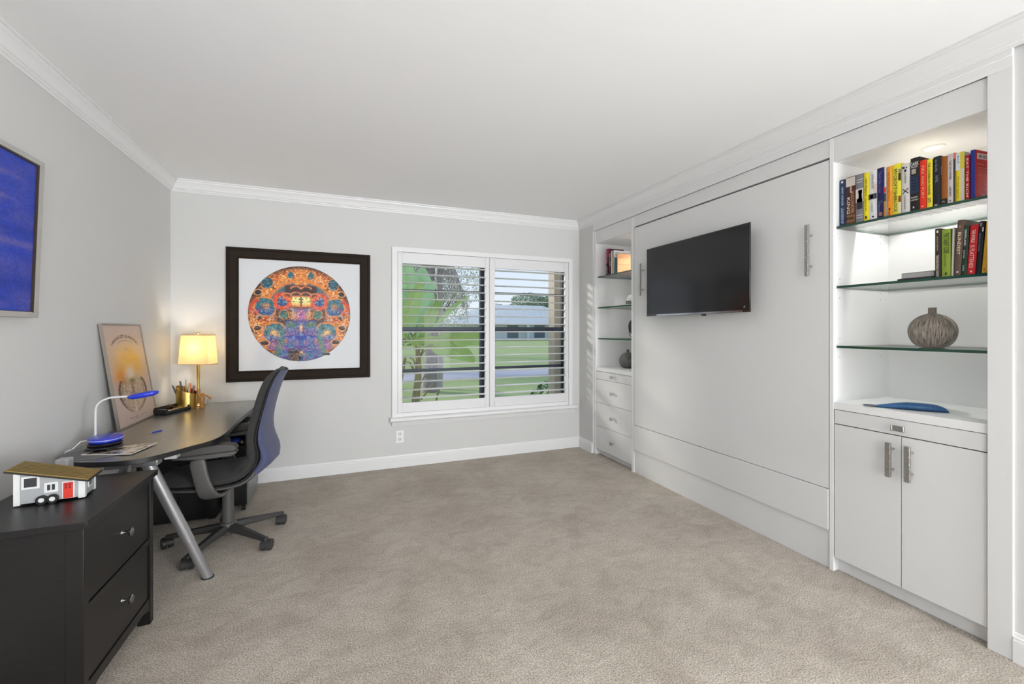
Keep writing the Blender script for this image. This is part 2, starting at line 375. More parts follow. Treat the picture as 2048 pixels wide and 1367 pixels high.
shutter(1.353, 2.246, 1.409, 2.203, 'right white louvered shutter of the window, lawn and far roof behind it')

# outlet
t = thing('wall_outlet', 'white double wall outlet below the left end of the window sill', 'outlet', (.478, YB, .28))
box(.443, .513, YB-.005, YB, .224, .338).build('cover_plate', mat('outlet_white', (.84, .84, .84), .3), t, bevel=.002)
for zz in (.306, .256):
    o = box(.461, .495, YB-.0075, YB-.004, zz-.017, zz+.017).build('socket', mat('outlet_face', (.74, .74, .73), .4), t, bevel=.003)
    b = MB(); b.box(.468, .471, YB-.0083, YB-.0065, zz-.002, zz+.010); b.box(.484, .487, YB-.0083, YB-.0065, zz-.002, zz+.010); b.cyl((.478, YB-.0083, zz-.008), (.478, YB-.0065, zz-.008), .0028, n=10)
    b.build('slot', mat('outlet_slot', (.03, .03, .03), .6), o)

# ================================================================== BUILT-INS
def carcass_niche(t, ya, yb, zc, lab=''):
    """open upper part of a bookcase between ya<yb: back, soffit, counter; side panels outside"""
    D = 2.872
    box(D, D+.018, ya-.018, yb+.018, zc-.02, 2.283).build('back_panel', CABIN, t)
    box(XC-.001, D, ya-.020, ya, 0, 2.283).build('side_panel', CABIN, t, bevel=.001)
    box(XC-.001, D, yb, yb+.020, 0, 2.283).build('side_panel', CABIN, t, bevel=.001)
    b = MB(); b.box(XC, XC+.018, ya, yb, 2.153, 2.283); b.build('header_board', CAB, t, bevel=.001)
    box(XC+.018, D, ya, yb, 2.153, 2.171).build('soffit', CABIN, t)
    box(XC, D, ya, yb, zc-.038, zc).build('countertop', CABIN, t, bevel=.0015)
    for xx in (2.45, 2.80):                    # shelf pin holes on the far side panel
        for z0 in (1.81, 1.495, 1.18):
            for dz in (-.055, .045) if xx < 2.5 else (-.055, -.02): MB().cyl((xx, yb+.0005, z0+dz), (xx, yb-.0008, z0+dz), .0026, n=8).build('pin_hole', mat('pin_hole_metal', (.25, .25, .25), .4, .6), t)
    sh = []
    GE = mat('glass_edge_green', (.006, .055, .032), .08, coat=.5); GT = thin_glass('shelf_glass', (.985, .996, .99), .8)
    for z in (1.811, 1.497, 1.182):
        zt = z+.004; b = MB(); x0, x1, y0, y1, z0 = XC+.022, D-.004, ya+.002, yb-.002, zt-.012
        b.mat(0).add([(x0, y0, zt), (x1, y0, zt), (x1, y1, zt), (x0, y1, zt), (x0, y0, z0), (x1, y0, z0), (x1, y1, z0), (x0, y1, z0)], [(0, 1, 2, 3), (7, 6, 5, 4)])
        b.mat(1).add([(x0, y0, zt), (x1, y0, zt), (x1, y1, zt), (x0, y1, zt), (x0, y0, z0), (x1, y0, z0), (x1, y1, z0), (x0, y1, z0)], [(0, 4, 5, 1), (1, 5, 6, 2), (2, 6, 7, 3), (3, 7, 4, 0)])
        sh.append(b.build('glass_shelf', [GT, GE], t))
    return D
def square_knob(parent, y, z, s=.026, w=None):
    w = w or s
    b = MB(); b.cyl((XC-.002, y, z), (XC-.026, y, z), .006, n=10); b.box(XC-.036, XC-.026, y-w/2, y+w/2, z-s/2, z+s/2)
    b.box(XC-.040, XC-.034, y-w/2, y-w/2+.006, z-s/2-.001, z+s/2+.001); b.box(XC-.040, XC-.034, y+w/2-.006, y+w/2, z-s/2-.001, z+s/2+.001)
    return b.build('knob', HAMM, parent, bevel=.0015)
def bar_pull(parent, y, z0, z1, w=.020, label=None):
    b = MB(); dz = (z1-z0)*.2
    for zz in (z0+dz, z1-dz): b.cyl((XC+.002, y-.001, zz), (XC-.036, y-.001, zz), .0055, n=12)
    b.box(XC-.046, XC-.034, y-w/2, y+w/2, z0, z1)
    k = int((z1-z0)/.010)
    for i in range(k):
        zz = z0+(i+.5)*(z1-z0)/k; off = .0012*math.sin(i*2.7)
        b.box(XC-.0475+off, XC-.033, y-w/2-.0008, y+w/2+.0008, zz-.0035, zz+.0035)
    return b.build('bar_handle', HAMM, parent, bevel=.0008)

# near bookcase with two doors
bc = thing('built_in_bookcase', 'wide white built-in bookcase at right with books, beige vase and two cabinet doors', 'bookcase', (XC, 1.186, 0), group='built-in bookcases')
carcass_niche(bc, .896, 1.477, .891)
box(2.44, 2.87, .896, 1.477, .072, .853).build('cabinet_body', GAP, bc)
box(2.440, 2.46, .896, 1.477, 0, .080).build('toe_kick', CAB, bc)
dr = box(XC, XC+.02, .900, 1.472, .7795, .8505).build('drawer', CAB, bc, bevel=.0012); square_knob(dr, 1.181, .816, .026, .050)
d1 = box(XC, XC+.02, 1.186, 1.473, .076, .775).build('door', CAB, bc, bevel=.0012); bar_pull(d1, 1.214, .585, .745)
d2 = box(XC, XC+.02, .899, 1.182, .076, .775).build('door', CAB, bc, bevel=.0012); bar_pull(d2, 1.141, .583, .745)
# far bookcase with four drawers
fb = thing('built_in_bookcase', 'narrow-looking white built-in bookcase in the far right corner above four drawers', 'bookcase', (XC, 3.47, 0), group='built-in bookcases')
carcass_niche(fb, 3.180, 3.762, .891)
box(2.42, 2.87, 3.182, 3.760, .062, .853).build('cabinet_body', GAP, fb)
box(2.450, 2.47, 3.180, 3.762, 0, .068).build('toe_kick', CAB, fb)
for (za, zb, zk) in ((.773, .849, .814), (.537, .770, .656), (.301, .534, .418), (.062, .298, .183)):
    d = box(XC, XC+.02, 3.184, 3.758, za, zb).build('drawer', CAB, fb, bevel=.0012); square_knob(d, 3.450, zk, .028)
# downlights in the two soffits
for yc, lab in ((1.183, 'small recessed downlight in the soffit above the row of bright book spines'), (3.27, 'small recessed downlight in the far corner bookcase soffit')):
    t = thing('recessed_downlight', lab, 'recessed light', (2.657, yc, 2.153), group='bookcase downlights')
    yc_l = yc
    MB().lathe([(.030, .0), (.046, .0), (.045, -.004), (.032, -.005), (.030, .0)], (2.657, yc, 2.153), 32).build('trim_ring', TRIM, t)
    MB().lathe([(0, -.001), (.030, -.001), (.028, -.003), (0, -.003)], (2.657, yc, 2.153), 24).build('lens', mat('lit_lens', (1, 1, 1), .5, emit=((1, .98, .95), 1.7)), t)
    light('downlight_beam', 'SPOT', (2.657, yc, 2.140), 13 if yc < 2 else 5, (1, .98, .95), target=(2.657, yc, 0), spot_size=math.radians(128), spot_blend=.45, shadow_soft_size=.026)

# wall bed (closed) with television
bed = thing('wall_bed', 'large white closed fold-down wall bed panel with two long handles', 'wall bed', (XC, 2.32, 0))
box(XC+.03, 2.87, 1.500, 3.157, 0, 2.283).build('bed_cabinet', GAP, bed)
box(XC+.001, XC+.03, 1.497, 3.157, 2.186, 2.283).build('header_board', CAB, bed, bevel=.001)
box(XC-.001, XC+.03, 3.147, 3.160, 0, 2.283).build('side_board', CAB, bed, bevel=.001)
fr = box(XC, XC+.022, 1.502, 3.141, .425, 2.174).build('front_panel', CAB, bed, bevel=.0015)
box(XC-.004, XC+.022, 1.502, 3.147, .206, .4215).build('lower_panel', CAB, bed, bevel=.0015)
box(XC+.010, XC+.03, 1.497, 3.150, 0, .203).build('base_board', CAB, bed, bevel=.001)
bar_pull(fr, 1.590, 1.563, 1.846, .018); bar_pull(fr, 3.010, 1.560, 1.838, .018)

TVB = mat('tv_bezel', (.008, .008, .009), .12, coat=.4)
TVS = mat('tv_screen', (.006, .006, .007), .16, spec=.5, noise=(3, .02))
tv = thing('television', 'black flat screen television hung on the white wall bed panel', 'television', (2.33, 2.375, 1.38))
X0 = 2.305; ya, yb, za, zb = 1.898, 2.856, 1.379, 1.929
b = MB(); b.box(X0, X0+.011, ya, yb, za, zb); b.build('bezel', TVB, tv, bevel=.003)
box(X0-.0012, X0+.002, ya+.009, yb-.009, za+.018, zb-.009).build('screen', TVS, tv)
box(X0+.011, X0+.052, ya+.12, yb-.12, za+.03, za+.36).build('rear_housing', BLACKP, tv, bevel=.008)
b = MB(); b.box(X0+.052, XC, 2.27, 2.48, 1.50, 1.76); b.build('wall_bracket', BLACKP, tv, bevel=.002)
box(X0+.004, X0+.022, 2.255, 2.285, za-.013, za+.002).build('sensor_bump', TVB, tv, bevel=.004)
box(X0-.0025, X0, ya+.05, yb-.12, za+.002, za+.013).build('lower_strip', mat('dark_chrome_strip', (.35, .36, .38), .12, 1.), tv)
b = MB(); b.prism([(ya+.045, za+.030), (ya+.033, za+.030), (ya+.035, za+.043)], X0-.0018, X0-.001, 'x'); b.build('emblem', SILVER, tv)

# ================================================================== BOOKS
PAGES = mat('book_pages', (.72, .68, .58), .8, noise=(200, .12, (1, 1, 30)))
def book(label, yc, t, h, d, z, x=2.445, tilt=0., rz=0., cover=(.1, .1, .1), side=None, patches=(), text=(), group='books on the top glass shelf', name='book', rough=.5, spine=None):
    """upright book; spine faces -X; local frame: origin at spine bottom centre, x into shelf, y along the row, z up.
    patches: (surface, u0,u1,v0,v1,colour) surface 's' spine / 'r' right (near) cover; text: (surface,string,u,v,w,h,colour,rotated)"""
    o = thing(name, label, 'book', (x, yc, z), (tilt, 0, rz), group)
    key = '_'.join('%03d' % int(c*255) for c in cover)
    cm = mat('book_cover_'+key, cover, rough, noise=(25, .08), spec=.3)
    sm = cm if side is None else mat('book_cover_'+'_'.join('%03d' % int(c*255) for c in side), side, rough, noise=(25, .08), spec=.3)
    b = MB(); e = .0022; ht = t/2
    b.mat(0)
    prof = [(0.0, -ht), (-.0022, -ht*.5), (-.003, 0), (-.0022, ht*.5), (0, ht), (e, ht), (e, -ht)]
    b.add([(p[0], p[1], 0) for p in prof]+[(p[0], p[1], h) for p in prof], [tuple(range(7)), tuple(range(13, 6, -1))]+[(i, i+7, (i+1) % 7+7, (i+1) % 7) for i in range(7)])
    b.mat(1); b.box(e, d, -ht, -ht+e, 0, h); b.mat(0); b.box(e, d, ht-e, ht, 0, h)
    b.build('cover', [cm, sm], o, local=True)
    MB().box(e, d-.004, -ht+e, ht-e, .003, h-.003).build('pages', PAGES, o, local=True)
    for i, (s, u0, u1, v0, v1, c) in enumerate(patches):
        pm = mat('book_print_'+'_'.join('%03d' % int(q*255) for q in c), c, .45, noise=(40, .12))
        if s == 's': q = MB().box(-.0036, -.0030, ht-u1*t, ht-u0*t, v0*h, v1*h)
        else: q = MB().box(u0*d, u1*d, -ht-.0006, -ht, v0*h, v1*h)
        q.build('printed_panel', pm, o, local=True)
    for (s, st, u, v, ww, hh, c, rot) in text:
        pm = mat('book_print_'+'_'.join('%03d' % int(q*255) for q in c), c, .45, noise=(40, .12))
        if s == 's':
            B = Matrix(((0, 0, -1), (-1, 0, 0), (0, 1, 0))).to_4x4()      # x right -> -y, y up -> z, z out -> -x
            R = Matrix.Rotation(-PI/2, 4, 'Z') if rot else Matrix.Identity(4)
            M = Matrix.Translation((-.0042, ht-u*t, v*h)) @ B @ R
            W, Hh = (hh*h, ww*t) if rot else (ww*t, hh*h)
        else:
            B = Matrix(((1, 0, 0), (0, 0, -1), (0, 1, 0))).to_4x4()
            M = Matrix.Translation((u*d, -ht-.0010, v*h)) @ B; W, Hh = ww*d, hh*h
        text_mesh('title', st, M, W, Hh, pm, o)
    return o
K = lambda *c: srgb(*c)
Z1 = 1.8155
W_ = K(225, 222, 215); BK = K(25, 24, 26)
def tb(i, label, ya, yb, h, **k): book(label, (ya+yb)/2, (ya-yb)-.0006, h, k.pop('d', .150), Z1, **k)
tb(1, 'navy book with white spine lettering, first at the far left of the top row', 1.474, 1.443, .244, cover=K(32, 48, 82), d=.14, patches=[('s', .3, .6, .93, .97, W_)], text=[('s', 'HENRY KISSINGER', .5, .64, .30, .40, K(170, 190, 215), 1), ('s', 'LEADERSHIP', .5, .22, .42, .34, K(170, 190, 215), 1)])
tb(2, 'brown book with two dark figures and a long upright white title', 1.443, 1.397, .248, cover=K(92, 52, 34), patches=[('s', .02, .98, .80, .985, K(198, 190, 180)), ('s', .05, .45, .5, .80, K(60, 22, 20)), ('s', .60, .98, .45, .80, K(74, 28, 22)), ('s', .1, .95, .04, .20, K(120, 86, 56)), ('s', .45, .62, .66, .80, K(190, 170, 150))], text=[('s', 'KING', .30, .40, .32, .34, K(230, 210, 190), 1), ('s', 'ALEXANDER', .72, .46, .30, .46, K(180, 150, 110), 1), ('s', 'BIOGRAPHY', .45, .13, .75, .05, K(40, 26, 20), 0)])
tb(3, 'grey book with a portrait of a dark-haired man in a suit', 1.397, 1.360, .247, cover=K(128, 128, 134), patches=[('s', .02, .98, .42, .70, K(205, 196, 188)), ('s', .15, .85, .28, .50, K(45, 45, 52)), ('s', .38, .78, .50, .63, K(196, 160, 140)), ('s', .34, .82, .60, .67, K(28, 24, 24)), ('s', .12, .9, .88, .89, W_), ('s', .12, .8, .83, .84, W_), ('s', .12, .9, .15, .16, W_), ('s', .12, .85, .10, .11, W_)])
tb(4, 'thin bright yellow book between the grey portrait book and a white one', 1.360, 1.338, .244, cover=K(240, 220, 30), side=K(30, 28, 20), patches=[('s', .3, .62, .05, .11, BK)], text=[('s', "Let's Explore", .5, .70, .45, .36, BK, 1), ('s', 'travels and tales', .5, .34, .30, .26, K(120, 110, 30), 1)])
tb(5, 'white book with a dark photograph band across the middle of its spine', 1.338, 1.303, .245, cover=K(222, 222, 222), patches=[('s', 0, 1, .42, .53, K(60, 62, 72)), ('s', .2, .55, .44, .51, K(200, 205, 215)), ('s', .42, .66, .05, .08, BK), ('s', .6, .98, .55, .72, K(225, 200, 185))], text=[('s', 'LIVING HISTORY', .5, .78, .28, .3, K(140, 136, 110), 1), ('s', 'a memoir', .45, .26, .2, .2, K(110, 130, 130), 1)])
tb(6, 'dark blue book with a round blue disc bulging on its spine', 1.303, 1.275, .247, cover=K(36, 34, 84), side=K(210, 150, 140), patches=[('s', .05, .95, .28, .36, K(40, 50, 86)), ('s', .3, .8, .05, .12, K(160, 110, 90)), ('r', .0, .5, .42, .58, K(40, 74, 70)), ('r', .0, .4, .58, .64, K(205, 60, 40))], text=[('s', 'Think Like a Lion', .5, .72, .42, .42, K(110, 110, 200), 1), ('s', 'STEPHEN', .35, .22, .2, .2, K(120, 130, 170), 1)])
o = book('thin pale book with grey cover just left of the orange one', 1.269, .009, .243, .14, Z1, cover=K(206, 204, 210), patches=[('s', 0, 1, 0, .32, K(176, 130, 60)), ('s', 0, 1, .32, .48, K(38, 66, 60)), ('s', 0, 1, .5, .6, K(208, 60, 40))])
tb(7, 'orange book with yellow upper spine and a small black mark near the foot', 1.263, 1.239, .241, cover=K(236, 150, 36), side=K(240, 190, 80), patches=[('s', .65, 1, .5, .98, K(244, 190, 70)), ('s', .4, .68, .12, .17, BK)], text=[('s', 'THE INNOVATORS WALK', .4, .60, .36, .60, K(200, 96, 20), 1), ('s', 'BIRD', .5, .06, .3, .08, K(60, 40, 20), 1)])
tb(8, 'thick yellow book with bold black upright lettering beside the orange one', 1.239, 1.205, .243, cover=K(236, 224, 62), side=K(232, 224, 120), patches=[('s', .72, 1, .66, .80, K(36, 36, 38)), ('s', .72, 1, .80, .88, K(150, 140, 130)), ('s', .72, 1, .24, .36, K(130, 66, 34)), ('s', .72, 1, .02, .24, K(226, 222, 210))], text=[('s', 'MYCROFT', .38, .70, .40, .40, BK, 1), ('s', '&', .42, .48, .3, .04, K(120, 140, 40), 1), ('s', 'SHERLOCK', .38, .26, .40, .40, BK, 1)])
tb(9, 'white book with a black star-shaped splash, left of the tall black book', 1.203, 1.172, .232, cover=K(216, 212, 208), patches=[('s', .1, .4, .90, .94, BK), ('s', .55, .7, .90, .93, BK), ('s', .35, .6, .83, .88, BK)], text=[('s', 'X', .5, .44, .9, .10, BK, 0), ('s', 'CONFESSIONS', .5, .70, .2, .2, K(120, 118, 116), 1), ('s', 'a true account', .45, .22, .22, .28, K(120, 118, 116), 1)])
tb(10, 'tall thick black book with DARK in white at its head and blue lower lettering', 1.170, 1.135, .246, cover=K(38, 34, 33), d=.165, patches=[('s', .15, .62, .70, .79, K(170, 160, 150)), ('s', .02, .9, .34, .66, K(26, 44, 74)), ('s', .1, .75, .63, .637, K(120, 160, 200)), ('s', .1, .75, .58, .587, K(120, 160, 200)), ('s', .1, .75, .52, .527, K(120, 160, 200)), ('s', .1, .75, .46, .467, K(120, 160, 200)), ('s', .1, .75, .40, .407, K(120, 160, 200)), ('s', .3, .45, .06, .09, W_)], text=[('s', 'DARK', .5, .885, .86, .07, W_, 0), ('s', 'MONEY', .5, .825, .7, .03, W_, 0), ('s', 'THE HIDDEN', .45, .26, .7, .025, W_, 0), ('s', 'HISTORY', .5, .21, .8, .025, W_, 0)])
tb(11, 'bright red book with white letters right beside the tall black book', 1.135, 1.112, .224, cover=K(226, 52, 30), side=K(236, 150, 90), patches=[('s', .3, .6, .05, .08, K(240, 170, 140))], text=[('s', 'FIRE AND FURY', .5, .55, .42, .66, K(245, 170, 140), 1)])
tb(12, 'yellow book with black lettering between the bright red and black books', 1.110, 1.090, .219, cover=K(236, 222, 52), side=K(60, 50, 40), patches=[('s', .2, .8, .10, .22, K(205, 190, 50))], text=[('s', 'THE COOKBOOK MURDER', .5, .60, .42, .66, BK, 1), ('s', 'ST', .5, .16, .5, .08, K(90, 84, 30), 1)])
tb(13, 'black and slate book with a pale crescent on its cover, left of the brown spine', 1.087, 1.062, .222, cover=K(34, 36, 42), side=K(24, 26, 30), patches=[('s', .2, .6, .02, .05, K(190, 160, 170)), ('r', .02, .10, .62, .80, K(210, 205, 196))], text=[('s', 'the GLASS', .45, .82, .3, .24, K(150, 150, 160), 1), ('s', 'HOTEL', .5, .55, .35, .14, K(140, 145, 160), 1)])
tb(14, 'brown leather-look spine with a black foot, right of the black and slate book', 1.060, 1.039, .213, cover=K(150, 86, 32), side=K(30, 24, 20), patches=[('s', 0, 1, 0, .13, BK)], text=[('s', 'FL', .5, .07, .5, .04, K(170, 170, 170), 0)])
tb(15, 'pinkish white book with grey upright lettering between brown and yellow spines', 1.039, 1.013, .216, cover=K(208, 198, 194), side=K(40, 30, 28), patches=[('s', .80, 1, .88, 1., K(220, 110, 90)), ('s', .80, 1, .0, .88, K(40, 30, 28)), ('s', .32, .46, .05, .075, BK)], text=[('s', 'THE SIX WIVES', .4, .68, .26, .38, K(96, 90, 88), 1), ('s', 'HENRY', .4, .24, .26, .20, K(96, 90, 88), 1)])
tb(16, 'book with white upper half and yellow lower half next to the red spine', 1.011, .985, .211, cover=K(238, 218, 34), side=K(190, 186, 196), patches=[('s', 0, .55, .64, .99, K(208, 212, 214)), ('s', .55, 1, .66, .99, K(206, 190, 50)), ('s', .60, 1, 0, .66, K(196, 190, 204))], text=[('s', 'BLUE', .32, .86, .18, .16, K(110, 140, 190), 1), ('s', 'the plot against', .3, .30, .2, .44, K(110, 100, 20), 1)])
tb(17, 'dark red spine with white lettering left of the blue and red book', .981, .968, .190, cover=K(180, 24, 36), text=[('s', 'EAT THE RICH', .5, .5, .55, .85, K(235, 205, 205), 1)])
book('red book with blue spine showing its back cover and white barcode, at the right end', .9555, .014, .203, .135, Z1, cover=K(36, 44, 130), side=K(196, 22, 28), x=2.437, rz=math.radians(-4),
     patches=[('r', .10, .68, .82, .94, K(222, 205, 200)), ('r', .18, .32, .85, .91, K(60, 50, 60)), ('r', .40, .60, .845, .915, K(120, 60, 90))]+[('r', .12+.02*(i % 3), .90-.05*((i*7) % 3), .64-.040*i, .646-.040*i, K(226, 130, 120)) for i in range(13)]+[('r', .10, .42, .715, .722, K(226, 140, 130)), ('r', .3, .8, .08, .09, K(230, 180, 170))])
# second shelf
Z2 = 1.5015; G2 = 'books on the second glass shelf'
def tb2(label, y0t, y1t, y0b, y1b, h, **k):
    yc = (y0b+y1b)/2; yt = (y0t+y1t)/2; book(label, yc, abs(y0b-y1b)-.0005 if 't' not in k else k.pop('t'), h, k.pop('d', .145), Z2+abs(y0b-y1b)/2*math.sin(abs(math.atan2(yc-yt, h))), tilt=math.atan2(yc-yt, h), group=G2, **k)
tb2('upright brown-black book with white lettering at the left of the second shelf row', 1.0816, 1.0616, 1.0816, 1.0616, .216, cover=K(58, 46, 40), side=K(30, 24, 22), patches=[('s', .35, .65, .91, .96, W_)], text=[('s', 'CHARLES DARWIN', .5, .70, .25, .30, K(190, 180, 165), 1), ('s', 'THE EUROPEAN DREAM', .5, .24, .42, .44, K(220, 215, 205), 1)])
tb2('olive green book with dark lettering on the second shelf', 1.059, 1.029, 1.059, 1.029, .208, cover=K(136, 158, 58), side=K(120, 140, 50), patches=[('s', .42, .62, .04, .09, BK)], text=[('s', 'THE TALENT CODE', .6, .70, .6, .42, K(40, 54, 20), 1), ('s', 'Daniel Coyle', .42, .34, .16, .26, K(60, 76, 24), 1)])
tb2('thin pale grey leaning book behind the brown and green ones', 1.0235, 1.0165, 1.0275, 1.0205, .209, t=.0065, cover=K(186, 182, 172), d=.12)
tb2('tall brown leaning book with cream upright lettering', 1.005, .985, 1.0185, .9965, .236, t=.0215, cover=K(98, 78, 70), side=K(80, 58, 44), d=.17, patches=[('s', .4, .7, .05, .08, K(200, 190, 190)), ('s', .35, .6, .86, .90, K(170, 120, 90))], text=[('s', 'BLINDEST', .5, .58, .46, .40, K(240, 220, 180), 1)])
tb2('dark green leaning book with white lettering', .985, .969, .9945, .978, .208, t=.0165, cover=K(36, 58, 44), side=K(28, 30, 30), text=[('s', 'DARWIN LAUGH', .45, .76, .4, .32, K(225, 225, 220), 1), ('s', 'Lives', .4, .42, .3, .16, K(200, 205, 200), 1), ('s', 'DARE', .4, .14, .3, .12, K(160, 200, 180), 1)])
tb2('bright red leaning book with white lettering on the second shelf', .966, .940, .9765, .952, .205, t=.0245, cover=K(196, 30, 34), side=K(60, 20, 22), patches=[('s', .4, .65, .04, .08, K(235, 190, 190))], text=[('s', 'THE WORLD', .5, .77, .45, .26, K(240, 215, 210), 1), ('s', 'IS FLATTENED', .5, .36, .5, .46, K(240, 200, 195), 1)])
tb2('black leaning book with blue-grey lettering right of the red one', .938, .922, .9505, .9345, .216, t=.0155, cover=K(22, 26, 32), side=K(40, 20, 22), patches=[('s', .2, .6, .90, .97, K(130, 130, 128)), ('s', .7, .95, .80, .88, K(215, 210, 205))], text=[('s', 'GAMES OF THRONE', .35, .60, .3, .34, K(120, 145, 180), 1)])
tb2('mustard yellow book at the right end of the second shelf', .918, .902, .9325, .9165, .214, t=.0155, cover=K(208, 160, 52), patches=[('s', .4, .62, .06, .09, K(130, 60, 30))], text=[('s', 'wanderings', .5, .45, .25, .2, K(230, 195, 110), 1)])
t = thing('tablet', 'thin black tablet lying flat on the second shelf under a grey book', 'tablet', (2.51, 1.155, Z2))
box(2.445, 2.60, 1.090, 1.222, Z2, Z2+.009).build('tablet_body', BLACKP, t, bevel=.003)
box(2.45, 2.595, 1.095, 1.217, Z2+.009, Z2+.0095).build('tablet_screen', TVS, t)
t = thing('book', 'pale grey book lying flat on the black tablet', 'book', (2.53, 1.155, Z2+.0096), group=G2)
b = MB(); b.box(2.465, 2.60, 1.094, 1.214, Z2+.0097, Z2+.0115); b.box(2.465, 2.60, 1.094, 1.214, Z2+.0335, Z2+.0355); b.box(2.465, 2.467, 1.094, 1.214, Z2+.0097, Z2+.0355)
b.build('cover', mat('grey_board', (.42, .41, .40), .5), t); box(2.4672, 2.597, 1.096, 1.212, Z2+.0116, Z2+.0334).build('pages', PAGES, t)
# far bookcase books
G3 = 'books in the far corner bookcase'
book('magenta and black tall book at the left end of the far corner bookcase', 3.622, .040, .262, .18, Z1, x=2.445, cover=K(150, 30, 80), side=K(90, 40, 60), group=G3, patches=[('s', 0, 1, 0, .45, K(24, 20, 26)), ('s', .5, 1, .1, .7, K(40, 18, 30))], text=[('s', 'ROCK', .4, .2, .4, .25, K(220, 215, 215), 1)])
book('black book with pale upright lettering beside the magenta one', 3.582, .038, .238, .15, Z1, x=2.447, cover=K(26, 22, 30), side=K(22, 20, 26), group=G3, patches=[('s', .1, .4, .2, .4, K(130, 30, 40))], text=[('s', 'BALLADS', .6, .62, .4, .5, K(226, 222, 200), 1)])
book('cream thin book between the black book and the blue lettered one', 3.556, .012, .230, .16, Z1, x=2.447, cover=K(226, 214, 196), group=G3)
book('white book with blue lettering across its cover in the far corner bookcase', 3.53, .018, .232, .19, Z1, x=2.45, cover=K(160, 156, 140), side=K(232, 232, 230), group=G3, patches=[('r', .02, .22, .02, .70, K(90, 120, 130))], text=[('r', 'CUBA WAVE', .52, .86, .85, .12, K(60, 130, 180), 0)])
book('small orange card book with a red ship drawing at its foot', 3.49, .012, .196, .150, Z1, x=2.47, cover=K(236, 180, 130), side=K(246, 186, 136), group=G3, patches=[('r', .0, 1, .45, .47, K(215, 130, 90)), ('r', .15, .85, .05, .08, K(205, 60, 40)), ('r', .45, .48, .08, .16, K(200, 60, 40)), ('r', .02, .98, .0, .045, K(240, 140, 110))], text=[('r', 'LIGHTS', .5, .82, .7, .10, K(222, 150, 105), 0)])

# ================================================================== SHELF DECOR
def vase_mat(name, c1, c2):
    m = bpy.data.materials.new(name); m.use_nodes = True; nt = m.node_tree; b = nt.nodes['Principled BSDF']; b.inputs['Roughness'].default_value = .75
    t = nt.nodes.new('ShaderNodeTexCoord'); s = nt.nodes.new('ShaderNodeSeparateXYZ'); nt.links.new(t.outputs['Object'], s.inputs[0])
    at = nt.nodes.new('ShaderNodeMath'); at.operation = 'ARCTAN2'; nt.links.new(s.outputs['Y'], at.inputs[0]); nt.links.new(s.outputs['X'], at.inputs[1])
    cb = nt.nodes.new('ShaderNodeCombineXYZ'); mu = nt.nodes.new('ShaderNodeMath'); mu.operation = 'MULTIPLY'; mu.inputs[1].default_value = 14
    nt.links.new(at.outputs[0], mu.inputs[0]); nt.links.new(mu.outputs[0], cb.inputs[0])
    m2 = nt.nodes.new('ShaderNodeMath'); m2.operation = 'MULTIPLY'; m2.inputs[1].default_value = 14; nt.links.new(s.outputs['Z'], m2.inputs[0]); nt.links.new(m2.outputs[0], cb.inputs[1])
    n = nt.nodes.new('ShaderNodeTexNoise'); n.inputs['Scale'].default_value = 1.6; n.inputs['Detail'].default_value = 5; n.inputs['Roughness'].default_value = .65; nt.links.new(cb.outputs[0], n.inputs[0])
    r = nt.nodes.new('ShaderNodeValToRGB'); r.color_ramp.elements[0].position = .38; r.color_ramp.elements[0].color = (*c1, 1); r.color_ramp.elements[1].position = .60; r.color_ramp.elements[1].color = (*c2, 1)
    nt.links.new(n.outputs['Fac'], r.inputs[0]); nt.links.new(r.outputs[0], b.inputs['Base Color'])
    bp = nt.nodes.new('ShaderNodeBump'); bp.inputs['Strength'].default_value = .6; bp.inputs['Distance'].default_value = .003; nt.links.new(n.outputs['Fac'], bp.inputs['Height']); nt.links.new(bp.outputs[0], b.inputs['Normal'])
    return m
def vase(label, c, m, s=1):
    prof = [(0, 0)]+[(.032+.055*math.sqrt(max(0, 1-((.080-z)/.080)**2)), z) for z in np.linspace(.0005, .080, 14)]+[(.0150+.072*max(0, 1-((z-.080)/.080)**2)**.62, z) for z in np.linspace(.083, .1595, 16)]+[(.0150, .162), (.0148, .186), (.0165, .189), (.0120, .189), (.0115, .165), (0, .160)]
    o = MB().lathe([(r*s, z*s) for r, z in prof], c, 56).build('vase', m, None, smooth=60, origin=c)
    return tag(o, label, 'vase', 'round ribbed vases')
vase('round beige ribbed vase with a narrow neck on the third glass shelf', (2.60, 1.160, 1.1865), vase_mat('ribbed_clay', K(84, 76, 68), K(168, 158, 146)))
vase('round dark grey ribbed vase on the counter of the far corner bookcase', (2.62, 3.528, .8915), vase_mat('ribbed_grey_clay', K(70, 70, 72), K(120, 118, 116)), .97)
# dark basket-like bowl on stand, shelf 3 far
t = thing('decorative_plate', 'dark round plate on a wire stand in the far corner bookcase, half hidden', 'plate', (2.628, 3.42, 1.1865))
M = Matrix.Translation((2.628, 3.42, 1.1865+.098)) @ Matrix.Rotation(math.radians(78), 4, 'X')
MB().lathe([(0, 0), (.05, .001), (.088, .010), (.094, .016), (.088, .014), (.05, .006), (0, .005)], (0, 0, 0), 40, M=M).build('plate', mat('dark_stoneware', (.05, .055, .06), .4), t)
b = MB(); b.tube([(2.538, 3.405, 1.29), (2.543, 3.40, 1.22), (2.578, 3.40, 1.19), (2.628, 3.39, 1.189), (2.678, 3.40, 1.19), (2.713, 3.40, 1.22)], .003, 8); b.tube([(2.628, 3.39, 1.189), (2.628, 3.47, 1.189), (2.628, 3.455, 1.26)], .003, 8)
b.build('wire_stand', BLACKP, t)
t = thing('white_jar', 'small white domed jar with a dark lettered band, second shelf of the far corner bookcase', 'jar', (2.60, 3.44, 1.5015))
c = (2.60, 3.44, 1.5015)
